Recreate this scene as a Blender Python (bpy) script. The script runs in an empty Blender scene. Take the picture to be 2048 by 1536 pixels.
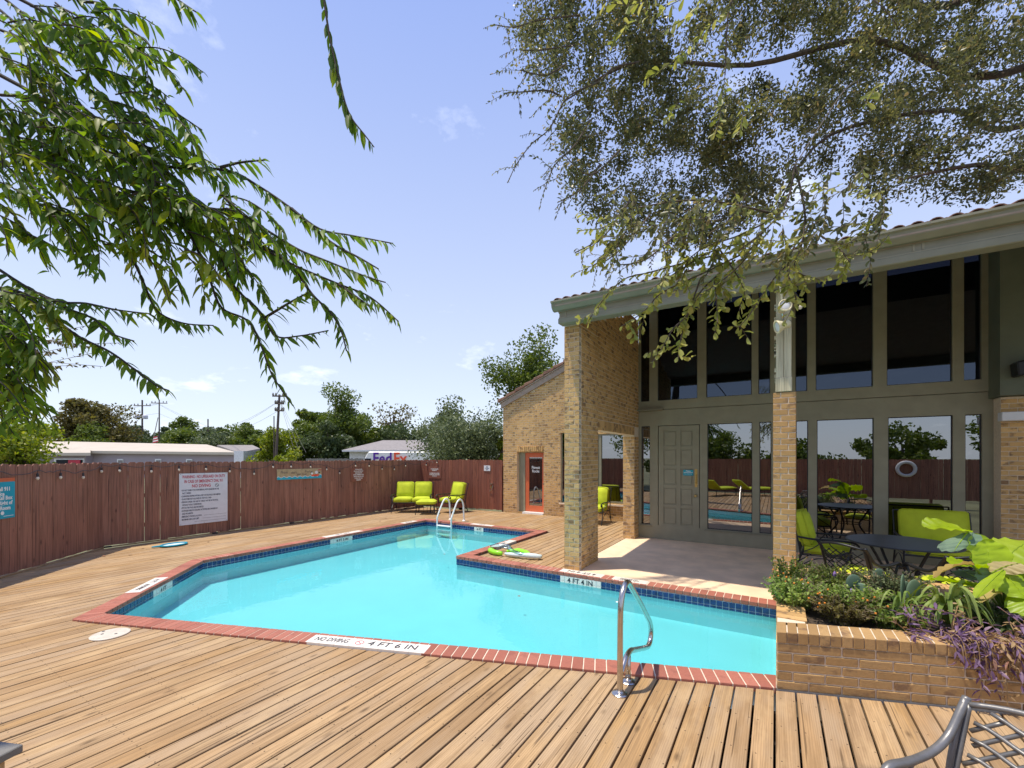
import bpy, bmesh, math, random, zlib
import numpy as np
from mathutils import Vector, Matrix
random.seed(7); np.random.seed(7)
R = math.radians
C = bpy.context.scene.collection
SC = bpy.context.scene

# ------------------------------------------------------------------ camera
H = 1.9; FPX = 860.0; YAW = math.atan(529 / 860.0)
cam = bpy.data.objects.new('camera', bpy.data.cameras.new('camera')); C.objects.link(cam)
cam.location = (0, 0, H); cam.rotation_euler = (R(90), 0, YAW)
cam.data.sensor_width = 36; cam.data.lens = 36 * FPX / 2048
cam.data.shift_y = (913 - 768) / 2048.0
cam.data.clip_end = 2000; cam.data.clip_start = 0.05
SC.camera = cam
FW = Vector((-math.sin(YAW), math.cos(YAW), 0)); RT = Vector((math.cos(YAW), math.sin(YAW), 0))
def P(u, v, d):
    """world point seen at (u, v) of the 2048 px wide photograph, d metres ahead"""
    return Vector((0, 0, H)) + FW * d + RT * ((u - 1024) / FPX * d) + Vector((0, 0, -(v - 913) / FPX * d))
# ------------------------------------------------------------------ light
SUN = Vector((-0.23, -0.20, 1.0)).normalized()
el = math.asin(SUN.z); az = math.atan2(SUN.x, SUN.y)
w = bpy.data.worlds.new('World'); SC.world = w; w.use_nodes = True
nt = w.node_tree; nt.nodes.clear()
def N(nt, t, **kw):
    n = nt.nodes.new(t)
    for k, v in kw.items():
        if k in n.inputs.keys() if isinstance(k, str) else False: n.inputs[k].default_value = v
        else: setattr(n, k, v)
    return n
sky = N(nt, 'ShaderNodeTexSky', sky_type='NISHITA', sun_disc=False, sun_elevation=el, sun_rotation=az)
sky.air_density = 1.0; sky.dust_density = 0.6; sky.ozone_density = 2.2
out = N(nt, 'ShaderNodeOutputWorld'); bg = N(nt, 'ShaderNodeBackground'); bg.inputs[1].default_value = 0.15
# thin wispy clouds high in the sky
tc = N(nt, 'ShaderNodeTexCoord')
sep = N(nt, 'ShaderNodeSeparateXYZ'); nt.links.new(tc.outputs['Generated'], sep.inputs[0])
addz = N(nt, 'ShaderNodeMath', operation='ADD'); nt.links.new(sep.outputs[2], addz.inputs[0]); addz.inputs[1].default_value = 0.25
dv = N(nt, 'ShaderNodeVectorMath', operation='DIVIDE'); nt.links.new(tc.outputs['Generated'], dv.inputs[0])
cmb = N(nt, 'ShaderNodeCombineXYZ')
for i in range(3): nt.links.new(addz.outputs[0], cmb.inputs[i])
nt.links.new(cmb.outputs[0], dv.inputs[1])
nz = N(nt, 'ShaderNodeTexNoise'); nz.inputs['Scale'].default_value = 2.6; nz.inputs['Detail'].default_value = 9; nz.inputs['Roughness'].default_value = 0.62
nt.links.new(dv.outputs[0], nz.inputs['Vector'])
rmp = N(nt, 'ShaderNodeMapRange'); rmp.inputs[1].default_value = 0.58; rmp.inputs[2].default_value = 0.80
nt.links.new(nz.outputs['Fac'], rmp.inputs[0])
sr = nt.nodes.new('ShaderNodeValToRGB'); nt.links.new(sep.outputs[2], sr.inputs[0])
se = sr.color_ramp.elements
for p_, c_ in ((0.0, (.76, .83, .95)), (0.14, (.58, .69, .95)), (0.38, (.285, .42, .90)), (1.0, (.15, .27, .76))):
    e_ = se[0] if p_ == 0.0 else se[1] if p_ == 1.0 else se.new(p_)
    e_.position = p_; e_.color = (*c_, 1)
gain = N(nt, 'ShaderNodeVectorMath', operation='SCALE'); gain.inputs['Scale'].default_value = 4.85; nt.links.new(sr.outputs[0], gain.inputs[0])
tint = N(nt, 'ShaderNodeMix', data_type='RGBA', blend_type='MIX'); tint.inputs[0].default_value = 0.85
nt.links.new(sky.outputs[0], tint.inputs[6]); nt.links.new(gain.outputs[0], tint.inputs[7])
cl = N(nt, 'ShaderNodeMix', data_type='RGBA'); cl.inputs[7].default_value = (7.0, 7.2, 7.6, 1)
cf = N(nt, 'ShaderNodeMath', operation='MULTIPLY'); cf.inputs[1].default_value = 0.55
nt.links.new(rmp.outputs[0], cf.inputs[0]); nt.links.new(cf.outputs[0], cl.inputs[0])
nt.links.new(tint.outputs[2], cl.inputs[6]); nt.links.new(cl.outputs[2], bg.inputs[0]); nt.links.new(bg.outputs[0], out.inputs[0])
sl = bpy.data.lights.new('sun', 'SUN'); sl.energy = 3.05; sl.angle = R(0.9); sl.color = (1.0, 0.91, 0.76)
so = bpy.data.objects.new('sun', sl); C.objects.link(so)
so.rotation_euler = (-SUN).to_track_quat('-Z', 'Y').to_euler()
SC.view_settings.view_transform = 'Standard'; SC.view_settings.look = 'None'
SC.view_settings.exposure = 0.68; SC.view_settings.gamma = 1.0; SC.view_settings.use_curve_mapping = False
SC.cycles.max_bounces = 8; SC.cycles.transparent_max_bounces = 12

# ------------------------------------------------------------------ materials
def newmat(name):
    m = bpy.data.materials.new(name); m.use_nodes = True
    return m, m.node_tree, m.node_tree.nodes['Principled BSDF']
def lk(nt, a, b): nt.links.new(a, b)
def ramp(nt, fac, stops):
    r = nt.nodes.new('ShaderNodeValToRGB'); e = r.color_ramp.elements
    while len(e) < len(stops): e.new(0.5)
    for i, (p, c) in enumerate(stops): e[i].position = p; e[i].color = (*c, 1)
    lk(nt, fac, r.inputs[0]); return r.outputs[0]
def rnd(nt):
    """0..1, one value for each object and for each loose piece of a joined mesh"""
    oi = nt.nodes.new('ShaderNodeObjectInfo'); g = nt.nodes.new('ShaderNodeNewGeometry')
    a = N(nt, 'ShaderNodeMath', operation='ADD'); lk(nt, oi.outputs['Random'], a.inputs[0]); lk(nt, g.outputs['Random Per Island'], a.inputs[1])
    f = N(nt, 'ShaderNodeMath', operation='FRACT'); lk(nt, a.outputs[0], f.inputs[0]); return f.outputs[0]
def wpos(nt, scale=(1, 1, 1), off=None, k=20):
    g = nt.nodes.new('ShaderNodeNewGeometry'); v = g.outputs['Position']
    if off is not None:
        s = N(nt, 'ShaderNodeMath', operation='MULTIPLY'); lk(nt, off, s.inputs[0]); s.inputs[1].default_value = k
        a = N(nt, 'ShaderNodeVectorMath', operation='ADD'); lk(nt, v, a.inputs[0]); lk(nt, s.outputs[0], a.inputs[1]); v = a.outputs[0]
    m = N(nt, 'ShaderNodeVectorMath', operation='MULTIPLY'); lk(nt, v, m.inputs[0]); m.inputs[1].default_value = scale
    return m.outputs[0]
def noise(nt, vec, scale, detail=4, rough=0.55):
    n = nt.nodes.new('ShaderNodeTexNoise'); n.inputs['Scale'].default_value = scale; n.inputs['Detail'].default_value = detail
    n.inputs['Roughness'].default_value = rough; lk(nt, vec, n.inputs['Vector']); return n.outputs['Fac']
def mix(nt, fac, a, b, mode='MIX'):
    m = N(nt, 'ShaderNodeMix', data_type='RGBA', blend_type=mode)
    for s, i in ((fac, 0), (a, 6), (b, 7)):
        if hasattr(s, 'links'): lk(nt, s, m.inputs[i])
        else: m.inputs[i].default_value = s if i == 0 else (*s, 1)
    return m.outputs[2]
def mrange(nt, x, a, b, c=0., d=1.):
    m = nt.nodes.new('ShaderNodeMapRange'); lk(nt, x, m.inputs[0])
    for i, q in enumerate((a, b, c, d)): m.inputs[i + 1].default_value = q
    return m.outputs[0]
def math_(nt, op, a, b=None):
    m = N(nt, 'ShaderNodeMath', operation=op)
    for i, s in enumerate((a, b)):
        if s is None: continue
        if hasattr(s, 'links'): lk(nt, s, m.inputs[i])
        else: m.inputs[i].default_value = s
    return m.outputs[0]
def bump(nt, b, h, strength=0.3, dist=0.01):
    n = nt.nodes.new('ShaderNodeBump'); n.inputs['Strength'].default_value = strength; n.inputs['Distance'].default_value = dist
    lk(nt, h, n.inputs['Height']); lk(nt, n.outputs[0], b.inputs['Normal'])
def plain(name, col, rough=0.6, metal=0.0, var=0.12, scale=8, spec=0.5, bmp=0.15):
    m, t, b = newmat(name)
    n = noise(t, wpos(t), scale, 5); lo = tuple(c * (1 - var) for c in col); hi = tuple(min(1, c * (1 + var)) for c in col)
    lk(t, ramp(t, n, [(0.3, lo), (0.7, hi)]), b.inputs['Base Color'])
    b.inputs['Roughness'].default_value = rough; b.inputs['Metallic'].default_value = metal
    b.inputs['Specular IOR Level'].default_value = spec
    if bmp: bump(t, b, noise(t, wpos(t), scale * 8, 3), bmp, 0.003)
    return m
def mat_brick(name, c0, c1, dark, thr=0.62):
    m, t, b = newmat(name); r = rnd(t)
    base = ramp(t, r, [(0.0, c0), (0.45, c1), (0.8, tuple(x * .8 for x in c0)), (1.0, tuple(x * 1.12 for x in c1))])
    n = noise(t, wpos(t, (5.5, 5.5, 9), r, 31), 1.0, 4, 0.6)
    base = mix(t, mrange(t, n, thr - .045, thr + 0.045, 0, 0.78), base, dark)
    n2 = noise(t, wpos(t), 45, 4); base = mix(t, mrange(t, n2, 0.35, 0.7, 0, 0.35), base, tuple(x * .62 for x in c0))
    n4 = noise(t, wpos(t, (1, 1, .6)), 1.4, 5); base = mix(t, mrange(t, n4, 0.42, 0.72, 0, 0.38), base, tuple(x * .5 for x in c0))
    lk(t, base, b.inputs['Base Color']); b.inputs['Roughness'].default_value = 0.88
    bump(t, b, noise(t, wpos(t), 70, 5), 0.5, 0.004); return m
def mat_wood(name, cols, axis='y', dark=(0.10, 0.06, 0.03), nails=False, grey=None):
    m, t, b = newmat(name); r = rnd(t)
    base = ramp(t, r, cols)
    s1 = (26, 1.1, 26) if axis == 'y' else (26, 26, 1.1)
    s2 = (75, 2.2, 75) if axis == 'y' else (75, 75, 2.2)
    n1 = noise(t, wpos(t, s1, r, 17), 1.0, 5, 0.6); n2 = noise(t, wpos(t, s2, r, 23), 1.0, 3, 0.6)
    base = mix(t, mrange(t, n1, 0.45, 0.62, 0, 0.62), base, tuple(c * 0.62 for c in cols[0][1]))
    base = mix(t, mrange(t, n2, 0.48, 0.62, 0, 0.5), base, tuple(c * .5 for c in cols[0][1]))
    s3 = (3.2, 0.8, 3.2) if axis == 'y' else (3.2, 3.2, .8)
    if grey:
        base = mix(t, mrange(t, noise(t, wpos(t, s3, r, 5), 1.0, 3), 0.48, 0.62, 0, 0.6), base, grey)
    # cathedral grain
    wv = nt_wave = t.nodes.new('ShaderNodeTexWave'); wv.inputs['Scale'].default_value = 1.0; wv.inputs['Distortion'].default_value = 6; wv.inputs['Detail'].default_value = 3; wv.inputs['Detail Scale'].default_value = 0.7
    wv.bands_direction = 'X'
    lk(t, wpos(t, (22, 1.3, 22) if axis == 'y' else (22, 22, 1.3), r, 11), wv.inputs['Vector'])
    base = mix(t, mrange(t, wv.outputs['Fac'], 0.65, 0.98, 0, 0.42), base, tuple(c * .52 for c in cols[0][1]))
    # knots
    vo = t.nodes.new('ShaderNodeTexVoronoi'); vo.inputs['Scale'].default_value = 1.0
    lk(t, wpos(t, (7, 2.6, 7) if axis == 'y' else (7, 7, 2.6), r, 9), vo.inputs['Vector'])
    kn = mrange(t, vo.outputs['Distance'], 0.04, 0.16, 1, 0)
    base = mix(t, math_(t, 'MULTIPLY', kn, 0.75), base, dark)
    # long checks
    ck = noise(t, wpos(t, (55, 0.9, 55) if axis == 'y' else (55, 55, .9), r, 41), 1.0, 2, 0.4)
    ckm = mrange(t, ck, 0.66, 0.69, 0, 0.8)
    base = mix(t, ckm, base, dark)
    if axis == 'y':
        lf_ = noise(t, wpos(t, (.9, .45, 1)), 1.0, 4, .6); base = mix(t, mrange(t, lf_, .46, .62, 0, .35), base, (.36, .215, .09)); lf2_ = noise(t, wpos(t, (1.3, .5, 1), None), 2.0, 5, .65); base = mix(t, mrange(t, lf2_, .52, .66, 0, .45), base, (.58, .405, .215))
    if nails:
        g = t.nodes.new('ShaderNodeNewGeometry'); sp = t.nodes.new('ShaderNodeSeparateXYZ'); lk(t, g.outputs['Position'], sp.inputs[0])
        fx = math_(t, 'FRACT', math_(t, 'DIVIDE', math_(t, 'ADD', sp.outputs[0], 14.2), 0.142)); fy = math_(t, 'FRACT', math_(t, 'DIVIDE', math_(t, 'ADD', sp.outputs[1], 20), 0.41))
        dx = math_(t, 'MULTIPLY', math_(t, 'SUBTRACT', math_(t, 'ABSOLUTE', math_(t, 'SUBTRACT', fx, 0.5)), 0.30), 0.142)
        dy = math_(t, 'MULTIPLY', math_(t, 'SUBTRACT', fy, 0.5), 0.41)
        d2 = math_(t, 'SQRT', math_(t, 'ADD', math_(t, 'MULTIPLY', dx, dx), math_(t, 'MULTIPLY', dy, dy)))
        base = mix(t, mrange(t, d2, 0.0035, 0.006, 0.9, 0), base, (0.03, 0.02, 0.015))
    lk(t, base, b.inputs['Base Color']); b.inputs['Roughness'].default_value = 0.75; b.inputs['Specular IOR Level'].default_value = 0.3
    bump(t, b, n2, 0.35, 0.004); return m
def mat_leaf(name, cols, trans=0.35, rough=0.5):
    m, t, b = newmat(name); r = rnd(t)
    base = ramp(t, r, cols)
    base = mix(t, mrange(t, noise(t, wpos(t), 2.2, 3), 0.35, 0.65, 0, 0.55), base, tuple(c * 0.6 for c in cols[0][1]))
    lk(t, base, b.inputs['Base Color']); b.inputs['Roughness'].default_value = rough; b.inputs['Specular IOR Level'].default_value = 0.35
    tr = t.nodes.new('ShaderNodeBsdfTranslucent'); hs = t.nodes.new('ShaderNodeHueSaturation'); hs.inputs['Value'].default_value = 1.7; hs.inputs['Saturation'].default_value = 1.1
    lk(t, base, hs.inputs['Color']); lk(t, hs.outputs[0], tr.inputs[0])
    ms = t.nodes.new('ShaderNodeMixShader'); ms.inputs[0].default_value = trans
    lk(t, b.outputs[0], ms.inputs[1]); lk(t, tr.outputs[0], ms.inputs[2]); lk(t, ms.outputs[0], t.nodes['Material Output'].inputs[0])
    return m
M = {}
M['deck'] = mat_wood('deck_wood', [(0.0, (0.44, 0.275, 0.135)), (0.3, (0.52, 0.34, 0.175)), (0.5, (0.37, 0.235, 0.12)), (0.7, (0.54, 0.37, 0.205)), (0.85, (0.46, 0.28, 0.115)), (1.0, (0.41, 0.25, 0.12))], 'y', nails=True, grey=(0.44, 0.325, 0.21))
M['picket'] = mat_wood('fence_wood', [(0.0, (0.34, 0.16, 0.105)), (0.4, (0.41, 0.195, 0.13)), (0.7, (0.30, 0.145, 0.10)), (1.0, (0.37, 0.165, 0.11))], 'z', dark=(0.05, 0.02, 0.018))
M['gate'] = mat_wood('gate_wood', [(0.0, (0.25, 0.085, 0.055)), (0.5, (0.31, 0.115, 0.07)), (1.0, (0.22, 0.08, 0.055))], 'z', dark=(0.06, 0.02, 0.018))
M['postwood'] = mat_wood('weathered_paint_wood', [(0.0, (0.62, 0.56, 0.37)), (1.0, (0.72, 0.65, 0.44))], 'z', dark=(0.14, 0.11, 0.07))
M['brick'] = mat_brick('buff_brick', (0.64, 0.385, 0.145), (0.70, 0.45, 0.19), (0.10, 0.055, 0.045), 0.575)
M['brickgold'] = mat_brick('golden_brick', (0.56, 0.32, 0.115), (0.62, 0.38, 0.155), (0.22, 0.13, 0.08), 0.61)
M['brickplanter'] = mat_brick('planter_brick', (0.44, 0.26, 0.10), (0.51, 0.32, 0.135), (0.15, 0.085, 0.055), 0.60)
M['brickred'] = mat_brick('red_coping_brick', (0.40, 0.135, 0.09), (0.46, 0.175, 0.12), (0.30, 0.11, 0.08), 0.64)
M['mortar'] = plain('mortar', (0.70, 0.58, 0.43), 0.9, scale=30)
M['mortarlight'] = plain('pale_grout', (0.74, 0.62, 0.48), 0.85, scale=30)
M['concrete'] = plain('patio_concrete', (0.84, 0.62, 0.42), 0.85, var=0.14, scale=2.5)
M['paint'] = plain('olive_paint', (0.285, 0.265, 0.18), 0.6, var=0.08, scale=5)
M['paintlight'] = plain('sage_paint', (0.235, 0.225, 0.155), 0.55, var=0.08, scale=5)
M['panelpaint'] = plain('dark_green_panel', (0.13, 0.145, 0.10), 0.7, var=.15, scale=2)
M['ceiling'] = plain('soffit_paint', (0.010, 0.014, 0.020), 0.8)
M['tile'] = plain('navy_tile', (0.012, 0.032, 0.13), 0.12, var=0.5, scale=14, bmp=0.05)
M['grout'] = plain('white_grout', (0.62, 0.72, 0.75), 0.6, scale=20)
M['white'] = plain('white_plastic', (0.80, 0.80, 0.78), 0.35, var=0.04)
M['offwhite'] = plain('white_enamel', (0.72, 0.73, 0.76), 0.4, var=0.05)
M['marker'] = plain('marker_tile', (0.78, 0.72, 0.64), 0.4, var=0.05, scale=30)
M['hatch'] = plain('beige_hatch', (0.62, 0.55, 0.45), 0.5, var=.12, scale=12)
M['black'] = plain('black_print', (0.03, 0.03, 0.035), 0.5, bmp=0)
M['blackmetal'] = plain('black_metal', (0.022, 0.023, 0.026), 0.42, 0.3, spec=0.5)
M['alu'] = plain('grey_cast_aluminium', (0.20, 0.195, 0.19), 0.40, 0.45, var=0.2, scale=10)
M['steel'] = plain('brushed_steel', (0.56, 0.52, 0.48), 0.24, 1.0, var=0.08, scale=20, bmp=0.05)
M['red'] = plain('red_print', (0.50, 0.02, 0.05), 0.5, bmp=0)
M['navy'] = plain('navy_print', (0.03, 0.03, 0.08), 0.5, bmp=0)
M['purple'] = plain('purple_print', (0.10, 0.02, 0.33), 0.5, bmp=0)
M['orangeprint'] = plain('orange_print', (0.85, 0.09, 0.03), 0.5, bmp=0)
M['teal'] = plain('teal_sign', (0.0, 0.34, 0.46), 0.45, var=0.05)
M['orange'] = plain('orange_paint', (0.60, 0.135, 0.05), 0.5, var=0.06)
M['lime'] = plain('lime_cushion', (0.50, 0.575, 0.022), 0.85, var=0.12, scale=5, bmp=0.5)
M['limeglow'] = M['lime']
M['brownsign'] = plain('brown_sign', (0.24, 0.085, 0.055), 0.5)
M['tansign'] = plain('tan_sign', (0.48, 0.36, 0.20), 0.6, var=0.2, scale=12)
M['wave'] = plain('wave_print', (0.02, 0.42, 0.55), 0.5)
M['plaster'] = plain('pool_plaster', (0.56, 0.68, 0.71), 0.7, var=0.03, scale=1.5)
M['soil'] = plain('soil', (0.07, 0.05, 0.035), 0.95, var=0.4, scale=14)
M['ground'] = plain('dry_ground', (0.16, 0.16, 0.08), 0.95, var=0.4, scale=0.5)
M['dark'] = plain('dark_void', (0.02, 0.017, 0.014), 0.9)
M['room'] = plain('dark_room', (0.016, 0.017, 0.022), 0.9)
M['stucco'] = plain('mauve_stucco', (0.36, 0.31, 0.35), 0.9, var=0.04, scale=1)
M['roofpale'] = plain('pale_flat_roof', (0.52, 0.46, 0.38), 0.9, var=0.05, scale=0.6)
M['roofgrey'] = plain('grey_shingle', (0.27, 0.245, 0.235), 0.9, var=0.15, scale=4)
M['rooftile'] = mat_brick('clay_tile', (0.25, 0.13, 0.095), (0.33, 0.19, 0.13), (0.10, 0.06, 0.05), 0.62)
M['rake'] = plain('taupe_rake_board', (0.36, 0.28, 0.22), 0.7)
M['whitewall'] = plain('white_siding', (0.72, 0.72, 0.75), 0.8)
M['polewood'] = plain('pole_wood', (0.10, 0.075, 0.065), 0.9, scale=3)
M['bark'] = plain('bark', (0.10, 0.075, 0.055), 0.95, var=0.35, scale=18, bmp=0.6)
M['barkdark'] = plain('dark_bark', (0.045, 0.035, 0.03), 0.9, var=.3, scale=25)
M['barklight'] = plain('twig_bark', (0.21, 0.16, 0.11), 0.9, var=0.3, scale=25)
M['brass'] = plain('brass', (0.62, 0.42, 0.16), 0.3, 1.0)
M['tabletop'] = plain('dark_tabletop', (0.05, 0.055, 0.06), 0.4, 0.2)
M['ringblue'] = plain('turquoise_plastic', (0.01, 0.33, 0.46), 0.35)
M['netpale'] = plain('pale_net', (0.60, 0.72, 0.72), 0.8)
M['greywood'] = plain('grey_painted_wood', (0.20, 0.19, 0.17), 0.7)
M['cream'] = plain('cream_lamp', (0.66, 0.60, 0.38), 0.4)
M['rock'] = plain('white_rock', (0.80, 0.79, 0.80), 0.9, scale=20)
def glassmat(name, tintcol, rough=0.0, refl=1.0, b0=0.06):
    m, t, b = newmat(name); t.nodes.remove(b)
    fr = N(t, 'ShaderNodeFresnel'); fr.inputs[0].default_value = 1.5
    g = N(t, 'ShaderNodeBsdfGlossy'); g.inputs['Roughness'].default_value = rough
    tr = N(t, 'ShaderNodeBsdfTransparent'); tr.inputs[0].default_value = (*tintcol, 1)
    g.inputs[0].default_value = (.55, .66, .85, 1) if 'upper' in name else (.95, .97, 1, 1)
    ms = N(t, 'ShaderNodeMixShader'); f = math_(t, 'MULTIPLY_ADD', fr.outputs[0], refl)
    f.node.inputs[2].default_value = b0
    lk(t, f, ms.inputs[0]); lk(t, tr.outputs[0], ms.inputs[1]); lk(t, g.outputs[0], ms.inputs[2]); lk(t, ms.outputs[0], t.nodes['Material Output'].inputs[0]); return m
M['glass'] = glassmat('tinted_glass', (0.16, 0.18, 0.21), 0.0, 2.1, 0.20)
M['upperglass'] = glassmat('dark_upper_glass', (0.12, 0.13, 0.16), 0.0, 0.9)  # copy of the lower glazing; dim bluish reflection put into the material
M['clearplastic'] = glassmat('clear_plastic', (0.80, 0.92, 0.95), 0.15, 1.0)
M['bulb'] = plain('bulb_glass', (0.75, 0.66, 0.52), 0.08, var=0.02, bmp=0)
# water
m, t, b = newmat('pool_water'); t.nodes.remove(b)
fr = N(t, 'ShaderNodeFresnel'); fr.inputs[0].default_value = 1.33
g = N(t, 'ShaderNodeBsdfGlossy'); g.inputs['Roughness'].default_value = 0.0
tr = N(t, 'ShaderNodeBsdfTransparent'); tr.inputs[0].default_value = (0.46, 0.89, 0.925, 1)
bp = N(t, 'ShaderNodeBump'); bp.inputs['Strength'].default_value = 0.16; bp.inputs['Distance'].default_value = 0.01
lk(t, noise(t, wpos(t, (1.0, 1.0, 1)), 5.0, 3), bp.inputs['Height']); lk(t, bp.outputs[0], g.inputs['Normal']); lk(t, bp.outputs[0], fr.inputs['Normal'])
ms = N(t, 'ShaderNodeMixShader'); lk(t, fr.outputs[0], ms.inputs[0]); lk(t, tr.outputs[0], ms.inputs[1]); lk(t, g.outputs[0], ms.inputs[2]); lk(t, ms.outputs[0], t.nodes['Material Output'].inputs[0])
M['water'] = m
# leaves
M['leaf_elm'] = mat_leaf('elm_leaf', [(0.0, (0.085, 0.15, 0.025)), (0.5, (0.13, 0.215, 0.03)), (0.85, (0.22, 0.32, 0.03)), (1.0, (0.36, 0.42, 0.035))], 0.55)
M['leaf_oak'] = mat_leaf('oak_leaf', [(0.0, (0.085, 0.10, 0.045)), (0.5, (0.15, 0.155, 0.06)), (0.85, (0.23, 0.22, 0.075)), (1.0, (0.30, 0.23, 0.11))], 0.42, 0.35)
M['leaf_oaksun'] = mat_leaf('oak_leaf_sunlit', [(0.0, (0.20, 0.23, 0.05)), (0.5, (0.34, 0.35, 0.08)), (1.0, (0.50, 0.46, 0.15))], 0.4)  # lighter copy of the oak leaf; sunshine on near sprays put into the colour
M['leaf_green'] = mat_leaf('mid_green_leaf', [(0.0, (0.08, 0.12, 0.022)), (0.5, (0.13, 0.18, 0.028)), (1.0, (0.20, 0.24, 0.035))], 0.3)
M['leaf_dark'] = mat_leaf('dark_green_leaf', [(0.0, (0.055, 0.085, 0.03)), (0.5, (0.085, 0.12, 0.04)), (1.0, (0.12, 0.155, 0.05))], 0.25)
M['leaf_greygreen'] = mat_leaf('grey_green_leaf', [(0.0, (0.09, 0.12, 0.05)), (0.5, (0.15, 0.185, 0.08)), (1.0, (0.22, 0.26, 0.12))], 0.25)
M['leaf_olive'] = mat_leaf('olive_leaf', [(0.0, (0.10, 0.085, 0.025)), (0.5, (0.15, 0.125, 0.035)), (1.0, (0.20, 0.19, 0.04))], 0.3)
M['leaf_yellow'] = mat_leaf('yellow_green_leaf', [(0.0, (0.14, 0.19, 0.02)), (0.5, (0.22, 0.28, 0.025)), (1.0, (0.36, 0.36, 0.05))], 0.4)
M['leaf_banana'] = mat_leaf('broad_lime_leaf', [(0.0, (0.30, 0.44, 0.015)), (0.6, (0.42, 0.56, 0.02)), (1.0, (0.36, 0.46, 0.10))], 0.35, 0.4)
M['leaf_pale'] = mat_leaf('pale_blue_green_leaf', [(0.0, (0.12, 0.19, 0.13)), (1.0, (0.22, 0.32, 0.20))], 0.15, 0.5)
M['leaf_wither'] = mat_leaf('withered_leaf', [(0.0, (0.50, 0.36, 0.12)), (0.6, (0.52, 0.46, 0.22)), (1.0, (0.38, 0.16, 0.08))], 0.3)
M['leaf_purple'] = mat_leaf('purple_leaf', [(0.0, (0.13, 0.07, 0.155)), (0.6, (0.20, 0.115, 0.22)), (1.0, (0.33, 0.23, 0.30))], 0.2)
M['leaf_straw'] = mat_leaf('dry_stem', [(0.0, (0.40, 0.26, 0.12)), (0.6, (0.50, 0.35, 0.18)), (1.0, (0.38, 0.20, 0.16))], 0.2)
M['leaf_bright'] = mat_leaf('fresh_leaf', [(0.0, (0.16, 0.24, 0.045)), (0.6, (0.25, 0.36, 0.07)), (1.0, (0.38, 0.46, 0.13))], 0.3)
M['flower'] = plain('orange_flower', (0.75, 0.25, 0.03), 0.7)
M['lavender'] = plain('lavender_flower', (0.30, 0.18, 0.50), 0.7)
M['red_tip'] = plain('russet_leaf', (0.26, 0.12, 0.06), 0.7)

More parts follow.
